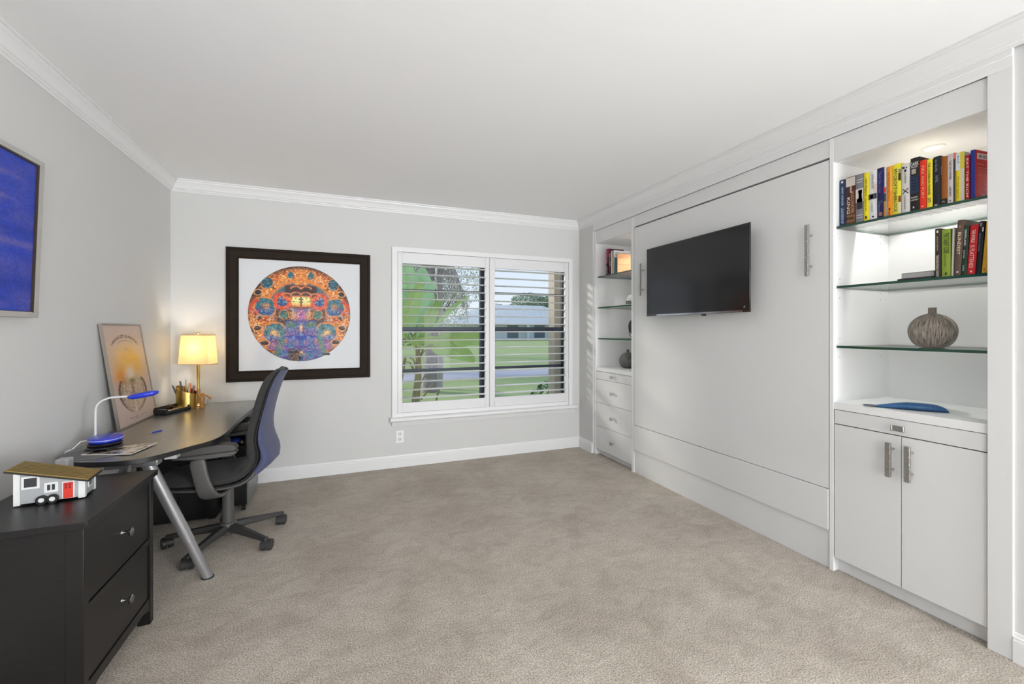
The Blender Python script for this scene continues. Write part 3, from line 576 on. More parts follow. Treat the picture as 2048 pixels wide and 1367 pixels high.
MB().lathe([(0, 0), (.048, 0), (.055, .01), (.055, .055), (.050, .080), (.035, .102), (.015, .112), (0, .113)], c, 32).build('jar_body', mat('white_ceramic', (.78, .78, .78), .2, coat=.4), t)
MB().lathe([(.0553, .020), (.0560, .020), (.0560, .048), (.0553, .048)], c, 32).build('dark_band', mat('band_black', (.04, .04, .045), .4), t)
B = Matrix(((-.2, 0, -.98), (-.98, 0, .2), (0, 1, 0))).to_4x4()
for k, ch in enumerate('GATOR'):
    a = PI+.75-(k-2)*-.30
    R = Matrix.Translation((.0566*math.cos(a), .0566*math.sin(a), .034)) @ Matrix(((-math.sin(a), 0, math.cos(a)), (math.cos(a), 0, math.sin(a)), (0, 1, 0))).to_4x4()
    text_mesh('letter', ch, R, .010, .018, mat('letter_white', (.8, .8, .8), .4), t, .0004)
# blue carved fish
t = thing('carved_fish', 'blue painted wooden fish lying on the bookcase counter', 'ornament', (2.505, 1.20, .8915))
FB = mat('blue_fish_paint', (.022, .105, .26), .42, noise=(30, .55, (1, 3, 1)), bump=(40, .3, .002)); FD = mat('fish_tail_grey', (.09, .10, .12), .5, noise=(40, .3))
P0 = Vector((2.430, 1.305, .8915)); P1 = Vector((2.575, 1.090, .8915)); ax = (P1-P0).normalized(); sd = Vector((-ax.y, ax.x, 0))
L = (P1-P0).length; rings = []
for i in range(25):
    s = i/24; wdt = (.008+.030*(min(1, s/.45))**.8) if s < .68 else .038*math.sqrt(max(.02, 1-((s-.68)/.325)**2))
    hgt = (.008+.026*(min(1, s/.45))**.8) if s < .72 else .034*math.sqrt(max(.04, 1-((s-.72)/.285)**2))
    c = P0+ax*(s*L); rings.append([c+sd*(wdt*math.cos(2*PI*k/16))+Vector((0, 0, hgt*.5+hgt*.5*math.sin(2*PI*k/16))) for k in range(16)])
MB().loft(rings).build('fish_body', FB, t, smooth=80)
b = MB()
for sg in (-1, 1):
    q0 = P0+ax*.012; q1 = P0-ax*.045+sd*sg*.022
    b.loft([[q0+sd*(.007*math.cos(a))+Vector((0, 0, .006+.004*math.sin(a))) for a in np.linspace(0, 2*PI, 9)[:-1]], [(q0+q1)/2+sd*(.010*math.cos(a))+Vector((0, 0, .006+.004*math.sin(a))) for a in np.linspace(0, 2*PI, 9)[:-1]], [q1+sd*(.003*math.cos(a))+Vector((0, 0, .005+.002*math.sin(a))) for a in np.linspace(0, 2*PI, 9)[:-1]]])
b.build('tail_fin', FD, t, smooth=80)
MB().ball(tuple(P1-ax*.040-sd*.012+Vector((0, 0, .0290))), .0025).build('eye', BLACKP, t)

# ================================================================== FRAMED PRINT ON BACK WALL
t = thing('framed_print', 'large dark brown framed colourful oval print on the back wall', 'picture', (-.337, YB, .843))
FR = mat('espresso_frame', (.020, .013, .008), .55, noise=(20, .25, (1, 1, 1)), spec=.12)
px0, px1, pz0, pz1 = -.890, .216, .845, 1.942; yf = YB-.030
b = MB(); fw = .088
def frame_ring(b, x0, x1, z0, z1, prof):
    """prof: list of (inset, y); sweeps a mitred frame"""
    rings = [[(x0+i, y, z0+i), (x1-i, y, z0+i), (x1-i, y, z1-i), (x0+i, y, z1-i)] for i, y in prof]
    n = len(prof)
    for k in range(n):
        a = rings[k]; c = rings[(k+1) % n]
        for j in range(4):
            b.add([a[j], a[(j+1) % 4], c[(j+1) % 4], c[j]], [(0, 1, 2, 3)])
frame_ring(b, px0, px1, pz0, pz1, [(0, YB), (0, YB-.024), (.006, YB-.030), (.022, YB-.032), (.026, YB-.028), (.074, YB-.020), (.080, YB-.022), (.088, YB-.018), (.088, YB-.004), (0, YB-.001)])
b.build('frame', FR, t, smooth=25)
box(px0+.08, px1-.08, YB-.010, YB-.006, pz0+.08, pz1-.08).build('mat_board', mat('mat_board_white', (.70, .71, .73), .7, noise=(8, .01)), t)
def gauss(x, y, cx, cy, sx, sy): return np.exp(-((x-cx)/sx)**2-((y-cy)/sy)**2)
def disc(u, v):
    a, b_ = u*2-1, v*2-1
    return a*np.sqrt(1-b_*b_/2), b_*np.sqrt(1-a*a/2)
def mandala(U, V):
    x, y = disc(U, V); ax = np.abs(x); sg = np.sign(x)*.0
    nzx = fbm(ax*5+3, y*5+7, 3, 11)-.5; nzy = fbm(ax*5+31, y*5+17, 3, 21)-.5
    X = ax+nzx*.10; Y = y+nzy*.10
    r = np.hypot(x, y)
    def c(r_, g, b_): return np.array(srgb(r_, g, b_))
    out = np.zeros(U.shape+(3,)); out[:] = c(62, 44, 36)
    def lay(mask, col):
        m = np.clip(mask, 0, 1)[..., None]; nonlocal out
        out = out*(1-m)+np.array(col)*m
    # flame texture
    f1 = np.abs(fbm(X*14, Y*14, 3, 5)-.5)*2; f2 = vnoise(X*44, Y*44, 8); f3 = vnoise(x*60, y*60, 9)
    flame = np.clip(1.4-f1*5, 0, 1)
    o1 = c(232, 138, 60); o2 = c(250, 205, 130); o3 = c(206, 82, 40)
    ring = np.clip((r-.55)*6, 0, 1)*np.clip((.97-r)*9, 0, 1)
    ring = np.maximum(ring, gauss(X, Y, .0, .72, .55, .14)); ring = np.maximum(ring, gauss(X, Y, .78, -.35, .25, .45)*1.2)
    patch = (fbm(X*5, Y*5, 3, 3) > .43)*1.
    lay(ring*patch*.9, o3); lay(ring*patch*(f2 > .35), o1); lay(ring*patch*(f2 > .62), o2); lay(ring*flame*.8, o1); lay(ring*(f3 > .86)*.9, c(252, 226, 160))
    # teal arch and blobs
    teal = c(62, 118, 128); teal2 = c(40, 88, 100); grn = c(58, 120, 96); blu = c(44, 92, 150)
    arch = np.exp(-((np.hypot(X*.95, (Y-.02)*1.0)-.56)/.075)**2)*(Y > .22)*(ax > .12); lay(arch*1.6, teal); lay(arch*(f2 > .6)*1.2, teal2)
    rim = np.exp(-((np.hypot(x, y-.02)-.68)/.035)**2)*(y > .25); lay(rim*1.3*(f3 > .25), o1)
    def blob(cx, cy, R, main, cen, low=None):
        d = np.hypot(X-cx, Y-cy)/R; a = np.arctan2(Y-cy, X-cx)
        e = np.clip((1-d)*9, 0, 1); lay(np.exp(-((d-1.03)/.07)**2)*1.1, o1)
        lay(e, main)
        if low is not None: lay(e*np.clip((cy-Y)*14, 0, 1), low)
        lay(e*(np.sin(d*26+3*np.sin(a*4)+6*f2) > .55)*.65, c(30, 60, 84)); lay(e*(f2 > .74)*.7, c(120, 176, 190))
        lay(np.exp(-(d/.28)**2)*(f3 > .25)*1.2, cen)
    blob(.70, .14, .19, teal, c(226, 150, 100), blu)
    blob(.66, .62, .12, teal2, c(52, 100, 108)); blob(.20, .80, .07, teal, c(40, 80, 90))
    blob(.50, -.42, .22, c(58, 128, 132), c(236, 190, 120), c(52, 92, 170))
    blob(.37, .26, .10, c(50, 74, 140), c(30, 60, 120)); lay(np.exp(-((np.hypot(X-.37, Y-.26)-.135)/.035)**2)*1.2, c(232, 84, 44))
    lay(np.exp(-((np.hypot(X-.84, Y-.13)-.12)/.03)**2)*(ax > .8), c(226, 78, 48))
    blob(.33, .0, .10, grn, c(50, 90, 70)); blob(.55, -.68, .10, c(150, 84, 150), c(220, 120, 120))
    for (ex, ey) in ((.82, -.3), (.80, .43), (.70, -.62)): lay(np.clip((1-np.hypot((X-ex)/.07, (Y-ey)/.05))*6, 0, 1), c(56, 30, 34)); lay(np.exp(-((np.hypot((X-ex)/.07, (Y-ey)/.05)-1.15)/.18)**2), c(244, 176, 110))
    # central brown field with scallops
    cf = np.clip((.34-ax)*20, 0, 1)*np.clip((.62-y)*20, 0, 1)*np.clip((y-.30-.2*ax)*20, 0, 1); lay(cf, c(70, 46, 44))
    for k, (yy, n, wd) in enumerate(((.58, 2, .11), (.46, 4, .10), (.37, 5, .075))):
        for j in range(n):
            cx = (j-(n-1)/2)*wd*1.9; yc_ = yy-.06-.35*cx*cx
            d = np.hypot((x-cx)/wd, (y-yc_)/.060); lay(np.exp(-((d-1)/.14)**2)*(y > yc_)*(np.abs(x-cx) < wd), c(236, 124, 74)); lay(np.exp(-((d-.80)/.08)**2)*(y > yc_)*.6*(np.abs(x-cx) < wd), c(250, 190, 120))
    hexd = np.maximum(np.abs(y-.26)/.10, (ax+.35*np.abs(y-.26))/.20)
    lay(np.exp(-((hexd-1.05)/.15)**2), c(236, 120, 60)); lay(np.clip((1-hexd)*12, 0, 1), c(246, 234, 150)); lay(np.clip((1-hexd)*12, 0, 1)*gauss(x, y, 0, .17, .2, .05), c(246, 170, 80))
    lay((ax < .012)*(np.abs(y-.26) < .10)*1., c(60, 50, 40)); lay((np.abs(ax-.03) < .012)*(np.abs(y-.30) < .014)*1., c(60, 50, 40)); lay((ax < .04)*(np.abs(y-.245) < .009)*1., c(60, 50, 40))
    # mixed orange / magenta centre
    ce = np.clip((.26-ax)*10, 0, 1)*np.clip((.14-y)*12, 0, 1)*np.clip((y+.17)*12, 0, 1)
    lay(ce*(f2 > .2), c(226, 130, 50)); lay(ce*(f2 > .62), c(250, 206, 110)); lay(ce*gauss(x, y, 0, -.02, .09, .2)*1.3*(f3 > .2), c(178, 104, 166)); lay(gauss(X, Y, .1, .08, .06, .05), c(64, 76, 140))
    # lower blue body
    bd = np.clip((.36-ax+.10*y)*12, 0, 1)*np.clip((-.10-y)*12, 0, 1); lay(bd, c(38, 66, 150)); lay(bd*(fbm(X*9, Y*9, 2, 4) > .52), c(84, 88, 166))
    lay(gauss(X, Y, .17, -.24, .13, .06)*1.3, grn); lay(gauss(x, y, 0, -.32, .16, .10)*(f2 > .35)*1.2, c(96, 66, 120)); lay(gauss(x, y, 0, -.30, .03, .08)*(f3 > .3), c(246, 190, 120))
    lay(np.exp(-((y+.50-.25*x*x)/.035)**2)*(ax < .33), c(28, 60, 166))
    lo = np.clip((-.55-y)*8, 0, 1)*(ax < .5); lay(lo*.95, c(86, 82, 158)); lay(lo*(fbm(x*11, y*11, 3, 14) > .56), c(56, 110, 160))
    lay(np.exp(-((ax-.36+.3*(y+.5))/.05)**2)*np.clip((-.42-y)*8, 0, 1)*(y > -.9), c(60, 128, 112))
    dk = np.clip((.17-np.abs(x+.12))*14, 0, 1)*np.clip((-.70-y+.15*np.abs(x+.1))*10, 0, 1); lay(dk, c(44, 22, 30)); lay(dk*(f3 > .86), c(170, 60, 60))
    lay(gauss(x, y, .02, -.82, .06, .05)*(f3 > .5), c(230, 180, 110))
    # painterly contrast
    st = vnoise(X*26+f1*9, Y*30, 33); lay((st > .72)*(f2 > .45)*.55*(y < .15), c(120, 170, 196)); lay((st < .26)*(f3 > .3)*.55, c(44, 34, 48)); lay((st > .60)*(st < .66)*(y < .1)*(ax > .05)*.8, c(226, 150, 96))
    g = .62+.62*vnoise(x*80+9, y*80, 31); out = out*g[..., None]; out = np.clip((out-.02)*1.08, 0, 1)
    edge = np.clip((r-.985)*60, 0, 1)[..., None]; out = out*(1-edge)+c(40, 30, 28)*edge
    return out
ocx, ocz, orr_x, orr_z = -.345, 1.407, .393, .405
grid_art('printed_oval', 330, 330, lambda u, v: (ocx+disc(u, v)[0]*orr_x, YB-.0112, ocz+disc(u, v)[1]*orr_z), mandala, attr_mat('mandala_print', .45), t)
box(-.175, -.118, YB-.0125, YB-.0116, 1.050, 1.068).build('caption_label', mat('caption_black', (.03, .025, .02), .5), t)
box(px0+.082, px1-.082, YB-.0165, YB-.0145, pz0+.082, pz1-.082).build('glass', thin_glass('picture_glass', (1, 1, 1), .06), t)

# ================================================================== BLUE PAINTING ON LEFT WALL
t = thing('blue_painting', 'blue abstract painting in a slim silver frame high on the left wall', 'picture', (XL+.02, 1.95, 1.322))
def tiltx(z): return XL+.022+(z-1.322)*.032
b = MB(); yn0, yn1, zn0, zn1 = 1.45, 2.447, 1.322, 1.986
def fr2(b, a0, a1, off0, off1):
    for (y0, y1, z0, z1) in ((yn0, yn1, zn0, zn0+.021), (yn0, yn1, zn1-.021, zn1), (yn0, yn0+.033, zn0+.021, zn1-.021), (yn1-.033, yn1, zn0+.021, zn1-.021)):
        vs = [(tiltx(z)+o, y, z) for o in (off0, off1) for y, z in ((y0, z0), (y1, z0), (y1, z1), (y0, z1))]
        b.add(vs, [(3, 2, 1, 0), (4, 5, 6, 7), (0, 1, 5, 4), (1, 2, 6, 5), (2, 3, 7, 6), (3, 0, 4, 7)])
fr2(b, 0, 0, -.021, .018); b.build('frame', mat('champagne_silver', (.50, .49, .46), .5, .3, noise=(20, .1)), t, bevel=.002)
b = MB(); y0, y1, z0, z1 = yn0+.033, yn1-.033, zn0+.021, zn1-.021
vs = [(tiltx(z)-.003, y, z) for y, z in ((y0, z0), (y1, z0), (y1, z1), (y0, z1))]; b.add(vs, [(0, 1, 2, 3)]); b.build('canvas_edge', mat('canvas_edge_brown', (.05, .03, .025), .6), t)
b = MB()
for (ya_, yb_, za_, zb_) in ((y1-.010, y1, z0, z1), (y0, y0+.010, z0, z1), (y0+.010, y1-.010, z1-.008, z1)):
    b.add([(tiltx(z)+o, y, z) for o in (-.002, .0185) for y, z in ((ya_, za_), (yb_, za_), (yb_, zb_), (ya_, zb_))], [(3, 2, 1, 0), (4, 5, 6, 7), (0, 1, 5, 4), (1, 2, 6, 5), (2, 3, 7, 6), (3, 0, 4, 7)])
b.build('inner_lining', mat('lining_dark_brown', (.035, .02, .015), .5), t)
def bluepaint(U, V):
    n = fbm(U*5, V*5, 5, 40); n2 = fbm(U*3+9, V*14, 4, 44); n3 = vnoise(U*120, V*120, 47)
    a = np.array(srgb(74, 80, 168)); b_ = np.array(srgb(40, 66, 176)); c_ = np.array(srgb(112, 104, 160))
    m = np.clip((n-.4)*3.2, 0, 1)[..., None]; o = a*(1-m)+b_*m
    m = np.clip((n2-.58)*5, 0, 1)[..., None]*.7; o = o*(1-m)+c_*m
    band = (np.exp(-((V-.52)/.035)**2)+np.exp(-((V-.18)/.06)**2))[..., None]*.75; o = o*(1-band)+np.array(srgb(32, 58, 160))*band
    band = np.exp(-((V-.44)/.022)**2)[..., None]*.5; o = o*(1-band)+np.array(srgb(118, 108, 168))*band
    return o*(.8+.4*n3)[..., None]
grid_art('canvas', 200, 160, lambda u, v: (tiltx(z0+.004+v*(z1-z0-.008))+.012, y0+.010+u*(y1-y0-.020), z0+.004+v*(z1-z0-.008)), bluepaint, attr_mat('blue_canvas_paint', .7), t)

# ================================================================== DESK
DZ = .690
outline = [(-1.225, 4.052), (-.636, 4.052), (-.634, 3.60), (-.633, 3.20), (-.624, 2.95), (-.622, 2.84), (-.629, 2.74), (-.645, 2.675), (-.668, 2.63), (-.716, 2.568), (-.773, 2.487), (-.815, 2.435), (-.862, 2.402), (-.926, 2.393), (-1.004, 2.407), (-1.085, 2.437), (-1.150, 2.480), (-1.195, 2.545), (-1.222, 2.62)]
t = desk = thing('desk', 'black-brown corner desk with a curved edge and slanted silver legs', 'desk', (-.93, 3.2, 0))
b = MB(); n = len(outline); b.mat(0).add([(p[0], p[1], DZ) for p in outline], [tuple(range(n))]); b.mat(1).add([(p[0], p[1], z) for z in (DZ-.024, DZ) for p in outline], [tuple(range(n))]+[(i, (i+1) % n, n+(i+1) % n, n+i) for i in range(n)]); b.build('desktop', [DESKM, mat('desk_edge_black', (.012, .012, .012), .4)], t, bevel=.002)
def sleg(top, foot, label=None):
    top = Vector(top); foot = Vector(foot); d = (foot-top); L = d.length; dn = d.normalized(); q = dn.to_track_quat('Z', 'Y')
    def ring(s, rx, ry, zc=None):
        c = top+dn*s; pts = [c+q @ Vector((rx*math.cos(2*PI*i/20), ry*math.sin(2*PI*i/20), 0)) for i in range(20)]
        if zc is not None: pts = [p+dn*((zc-p.z)/dn.z) for p in pts]
        return pts
    b = MB(); b.loft([ring(0, .026, .026, top.z), ring(L*.68, .0255, .0255)]); b.build('leg', SILVER, t, smooth=50)
    o = bpy.data.objects['leg'] if False else None
    b = MB(); b.loft([ring(L*.682, .0235, .0235), ring(L-.01, .022, .022, .006)]); b.build('leg_extension', SILVER, t, smooth=50)
    b = MB(); b.loft([ring(L-.012, .026, .026, .0), ring(L-.012, .026, .026, .006)]); b.build('foot_pad', BLACKP, t)
sleg((-.880, 2.520, .666), (-.652, 2.612, 0)); sleg((-.930, 2.500, .666), (-1.150, 2.60, 0))
sleg((-.900, 3.90, .666), (-.700, 3.96, 0)); sleg((-.950, 3.90, .666), (-1.170, 3.96, 0))
b = MB(); b.box(-1.02, -.82, 2.485, 2.545, .630, .666); b.build('leg_bracket', SILVER, t, bevel=.004)
b = MB(); b.box(-1.20, -.86, 2.66, 2.70, .622, .666); b.build('frame_beam', SILVER, t, bevel=.003)
b = MB(); b.box(-.815, -.765, 2.545, 2.60, .640, .666); b.build('white_bracket', mat('grey_white_plastic', (.5, .5, .5), .5), t, bevel=.002)
b = MB(); b.box(-1.20, -.74, 2.66, 2.675, .652, .666); b.box(-.90, -.64, 3.7, 3.73, .62, .666); b.build('under_frame', SILVER, t)
# gadgets
o = MB().lathe([(0, 0), (.145, 0), (.148, .002), (.145, .004), (0, .0045)], (-1.085, 2.575, DZ), 40, sx=.9, sy=.75).build('mouse_pad', mat('grey_felt', (.16, .16, .165), .8), None); tag(o, 'dark grey rounded mouse pad at the near end of the desk', 'mouse pad')
Rz = Matrix.Translation((-1.005, 2.590, DZ+.0048)) @ Matrix.Rotation(math.radians(-6), 4, 'Z')
def magp(U, V):
    n = fbm(U*6, V*4, 4, 60); n2 = vnoise(U*30, V*26, 61)
    o = np.zeros(U.shape+(3,)); o[:] = srgb(176, 168, 156)
    o[(n > .52)] = srgb(70, 60, 54); o[(n > .60)] = srgb(34, 30, 30); o[(n < .36)] = srgb(226, 222, 214); o[(n2 > .86)] = srgb(190, 150, 120)
    return o
t = thing('magazine', 'glossy magazine lying under the black cases at the near end of the desk', 'magazine', (-1.005, 2.590, DZ+.0048), (0, 0, math.radians(-6)))
MB().prism([(-.115, -.055), (.100, -.100), (.112, .095), (-.085, .105)], 0, .004).build('pages', PAGES, t, local=True)
grid_art('cover', 60, 50, lambda u, v: tuple(Rz @ Vector(((-.115+.215*u)*(1-v)+(-.085+.197*u)*v, (-.055-.045*u)*(1-v)+(.105-.010*u)*v, .0044))), magp, attr_mat('magazine_print', .15, .6), t)
def oval(name, label, c, rx, ry, z0, z1, m, rz=0, cat='case'):
    M = Matrix.Translation((c[0], c[1], 0)) @ Matrix.Rotation(rz, 4, 'Z'); h = z1-z0
    o = MB().lathe([(0, z0), (.85, z0), (.97, z0+h*.25), (1, z0+h*.5), (.97, z0+h*.8), (.88, z1), (0, z1+h*.05)], (0, 0, 0), 36, sx=rx, sy=ry, M=M).build(name, m)
    if label: tag(o, label, cat)
    return o
BK2 = mat('gloss_black', (.012, .012, .013), .18)
zb = DZ+.0095
oval('black_case', 'lower black oval case on the magazine under the blue lamp base', (-1.085, 2.655), .070, .078, zb, zb+.013, BK2, .2)
oval('black_case', 'upper black oval case directly under the blue lamp base', (-1.088, 2.668), .067, .074, zb+.0138, zb+.026, BK2, .12)
# blue desk lamp with gooseneck
BL = mat('royal_blue_plastic', (.020, .045, .55), .25, coat=.3)
zl = zb+.0275
t = thing('desk_lamp', 'small blue desk lamp with a white gooseneck and flat blue head', 'desk lamp', (-1.085, 2.71, zl))
M = Matrix.Translation((-1.090, 2.680, 0)) @ Matrix.Rotation(.18, 4, 'Z')
MB().lathe([(0, zl), (.92, zl), (1, zl+.006), (1, zl+.012)], (0, 0, 0), 40, sx=.066, sy=.080, M=M).build('base', BL, t)
MB().lathe([(0, zl+.0121), (1.01, zl+.0121), (1.01, zl+.0145), (0, zl+.0145)], (0, 0, 0), 40, sx=.066, sy=.080, M=M).build('white_rim', WHITEP, t)
MB().lathe([(1, zl+.0146), (.95, zl+.022), (.70, zl+.026), (0, zl+.027), (0, zl+.0146)], (0, 0, 0), 40, sx=.066, sy=.080, M=M).build('base_cover', BL, t)
path = [(-1.138, 2.70, zl+.014), (-1.138, 2.70, .80), (-1.138, 2.70, .86), (-1.137, 2.70, .885), (-1.130, 2.70, .905), (-1.112, 2.70, .922), (-1.084, 2.70, .934), (-1.05, 2.70, .936), (-1.00, 2.70, .935)]
P = []
for i in range(len(path)-1):
    for k in range(4): P.append(tuple(Vector(path[i]).lerp(Vector(path[i+1]), k/4)))
P.append(path[-1])
for _ in range(3): P = [P[0]]+[tuple((Vector(P[i-1])+Vector(P[i])*2+Vector(P[i+1]))/4) for i in range(1, len(P)-1)]+[P[-1]]
MB().tube(P, .0052, 12).build('gooseneck', WHITEP, t, smooth=80)
M = Matrix.Translation((-.950, 2.70, .941)) @ Matrix.Rotation(math.radians(-10), 4, 'Y')
MB().lathe([(0, -.015), (.70, -.013), (.92, -.007), (1, .001), (.93, .008), (.6, .013), (0, .014)], (0, 0, 0), 36, sx=.066, sy=.034, M=M).build('head', BL, t, smooth=70)
b = MB(); b.tube([(-1.158, 2.69, zl+.005), (-1.185, 2.68, zl+.004), (-1.205, 2.66, .702), (-1.222, 2.64, .696), (-1.236, 2.66, .68), (-1.240, 2.70, .60), (-1.244, 2.74, .40), (-1.238, 2.8, .12)], .0028, 8); b.build('power_cord', WHITEP, t, smooth=80)
# poster leaning against left wall
t = thing('gold_poster', 'pale framed poster with a gold and brown emblem leaning on the left wall', 'poster', (-1.21, 3.36, DZ))
pb = Vector((-1.2105, 0, DZ)); pt = Vector((-1.2545, 0, 1.303)); nrm = Vector(((pt-pb).z, 0, -(pt-pb).x)).normalized()
yA, yB = 3.098, 3.620
def pp(v, y, o=0):
    q = pb.lerp(pt, v)+nrm*o; return (q.x, y-v*(.100+.038*(y-yA)/(yB-yA)), q.z)
def slab(y0, y1, v0, v1, o0, o1):
    vs = [pp(v, y, o) for o in (o0, o1) for y, v in ((y0, v0), (y1, v0), (y1, v1), (y0, v1))]
    return vs, [(3, 2, 1, 0), (4, 5, 6, 7), (0, 1, 5, 4), (1, 2, 6, 5), (2, 3, 7, 6), (3, 0, 4, 7)]
b = MB(); e = .004
for a in ((yA, yB, 0, .011), (yA, yB, .989, 1), (yA, yA+e, .011, .989), (yB-e, yB, .011, .989)): b.add(*slab(*a, 0, .016))
b.build('frame', mat('thin_silver_frame', (.40, .36, .31), .35, .7), t)
b = MB(); b.add(*slab(yA+e, yB-e, .011, .989, .0, .009)); b.build('backing', mat('poster_backing', (.3, .25, .2), .7), t)
def posterc(U, V):
    x = U*2-1; y = V*2-1                       # V up
    c = lambda *a: np.array(srgb(*a))
    out = np.zeros(U.shape+(3,)); out[:] = c(206, 184, 172)
    def lay(m, col):
        nonlocal out; m = np.clip(m, 0, 1)[..., None]; out = out*(1-m)+col*m
    n = fbm(x*5+4, y*9, 4, 70); f = vnoise(x*40, y*70, 71); f2 = vnoise(x*70, y*120, 72)
    gold = gauss(x, y, .05, .20, .70, .36); lay(gold*(.75+1.3*n), c(224, 170, 70)); lay(gauss(x, y, -.45, -.02, .30, .17)*1.3, c(226, 146, 44))
    lay(gold*(f > .75)*.4, c(240, 214, 150))
    # shield / heart shaped emblem
    x = x*1.0; yy = (y+.36); rr = np.hypot(x/.74, (yy)/.42); low = np.abs(x)/.72+np.clip(-yy, 0, 1)/.47*(.35+.65*np.abs(x))
    d = np.where(yy > 0, rr, np.abs(x)/(.74*np.clip(1-(np.clip(-yy, 0, .44)/.445)**1.7, .004, 1)**.62)); d = np.where(yy < -.44, 3, d)
    inside = np.clip((1-d)*14, 0, 1)*np.clip((.16-y)*3, 0, 1)
    lay(inside*.45, c(196, 170, 140)); lay(inside*(f > .55)*.65, c(150, 122, 92)); lay(inside*(f2 > .8)*.6, c(110, 86, 66)); lay(inside*(f < .22)*.8, c(232, 218, 206))
    lay(np.exp(-((d-.94)/.07)**2)*(y < -.10)*1.2*(f2 > .22), c(84, 60, 46)); lay(np.exp(-((d-.78)/.015)**2)*(y < -.12)*.9, c(90, 66, 50))
    lay(gauss(x, y, 0, .02, .22, .13)*1.3, c(226, 206, 184)); lay(gauss(x, y, .04, -.13, .16, .05)*1.2, c(130, 116, 62)); lay(np.exp(-(x/.06)**2)*np.clip((-.1-y)*5, 0, 1)*np.clip((y+.72)*10, 0, 1)*.8, c(120, 88, 66))
    lay(np.exp(-(np.abs(x)-.03)**2/.0009)*(y < -.4)*(y > -.74)*.8, c(232, 214, 190)); lay(gauss(x, y, .0, -.76, .06, .03)*1.2, c(224, 200, 180))
    lay(gauss(x, y, 0, .52, .06, .02), c(180, 150, 90))
    # arc of lettering-like marks
    Xp = x*.26; Yp = y*.305+.104; ra = np.hypot(Xp, Yp)/.344; an = np.arctan2(Xp, Yp)
    m = np.clip((.036-np.abs(ra-1))*60, 0, 1)*(np.abs(an) < .56); lay(m*(vnoise(an*95+5, ra*60, 75) > .46)*1.1, c(122, 92, 70))
    m = np.clip((.012-np.abs(ra-.92))*120, 0, 1)*(np.abs(an) < .34); lay(m*(vnoise(an*150, ra*20, 76) > .45), c(146, 118, 96))
    for yc, hw in ((-.885, .42), (-.915, .26)): lay((np.abs(y-yc) < .007)*(np.abs(x-.0) < hw)*(vnoise(x*46, y*3, 77) > .35)*.9, c(120, 96, 82))
    return out
grid_art('printed_sheet', 150, 300, lambda u, v: pp(.013+.974*v, yA+e+.001+(yB-yA-2*e-.002)*u, .0095), posterc, attr_mat('poster_print', .4), t)
b = MB(); b.add([pp(v, y, .0125) for y, v in ((yA+e, .011), (yB-e, .011), (yB-e, .989), (yA+e, .989))], [(0, 1, 2, 3)]); b.build('glazing', thin_glass('poster_glass', (1, 1, 1), .10), t)

# table lamp
LX, LY = -1.044, 3.930
t = thing('table_lamp', 'lit table lamp with a cream rectangular shade and slim brass stem on the desk', 'table lamp', (LX, LY, DZ))
MB().lathe([(0, 0), (.050, 0), (.052, .006), (.046, .012), (.016, .018), (.008, .030), (.0075, .25), (.009, .255), (.009, .37), (.004, .40), (0, .40)], (LX, LY, DZ), 32).build('stem', BRASS, t)
MB().box(LX-.010, LX+.010, LY-.006, LY+.006, DZ+.205, DZ+.355).build('flat_post', BRASS, t, bevel=.001)
m = bpy.data.materials.new('lamp_shade_linen'); m.use_nodes = True; nt = m.node_tree; nt.nodes.clear()
df = nt.nodes.new('ShaderNodeBsdfDiffuse'); df.inputs[0].default_value = (.84, .77, .58, 1); tl = nt.nodes.new('ShaderNodeBsdfTranslucent'); tl.inputs[0].default_value = (.95, .84, .56, 1)
nz = nt.nodes.new('ShaderNodeTexNoise'); nz.inputs['Scale'].default_value = 220; bpn = nt.nodes.new('ShaderNodeBump'); bpn.inputs['Strength'].default_value = .1; nt.links.new(nz.outputs['Fac'], bpn.inputs['Height']); nt.links.new(bpn.outputs[0], df.inputs['Normal'])
mxs = nt.nodes.new('ShaderNodeMixShader'); mxs.inputs[0].default_value = .5; ou = nt.nodes.new('ShaderNodeOutputMaterial')
nt.links.new(df.outputs[0], mxs.inputs[1]); nt.links.new(tl.outputs[0], mxs.inputs[2]); nt.links.new(mxs.outputs[0], ou.inputs[0])
sh0 = [(-.120, -.070), (.100, -.070), (.120, -.055), (.120, .055), (.100, .070), (-.100, .070), (-.120, .055)]
LC, LS = math.cos(-.374), math.sin(-.374)
def shr(sc, z): return [(LX+(px*LC-py*LS)*sc, LY+(px*LS+py*LC)*sc, z) for px, py in ((-.112, -.054), (.112, -.054), (.118, -.048), (.118, .048), (.112, .054), (-.112, .054), (-.118, .048), (-.118, -.048))]
zs0, zs1 = 1.008, 1.230
b = MB(); b.loft([shr(1.0, zs0), shr(.86, zs1), ], cap=False); b.loft([shr(.985, zs0), shr(.845, zs1)], cap=False)
shade = b.build('lamp_shade', m, t, smooth=20)
for sc, z in ((1.0, zs0), (.86, zs1)):
    r = [Vector(p) for p in shr(sc, z)]; MB().tube(r+[r[0]], .0025, 6).build('shade_piping', mat('shade_piping', (.50, .38, .20), .6), t)
MB().lathe([(0, 0), (.008, 0), (.008, .006), (.012, .010), (.010, .018), (0, .020)], (LX, LY, zs1+.001), 16).build('finial', BRASS, t)
b = MB(); b.tube([(LX-.092*LC, LY-.092*LS, zs1-.003), (LX, LY, zs1+.001), (LX+.092*LC, LY+.092*LS, zs1-.003)], .002, 6); b.build('spider', BRASS, t)
MB().ball((LX, LY, 1.13), .028, sc=(1, 1, 1.2)).build('bulb', mat('lit_bulb', (1, .9, .7), .5, emit=((1, .78, .42), 30)), t)
light('table_lamp_glow', 'POINT', (LX, LY, 1.135), 5.0, (.98, .98, 1), shadow_soft_size=.035)

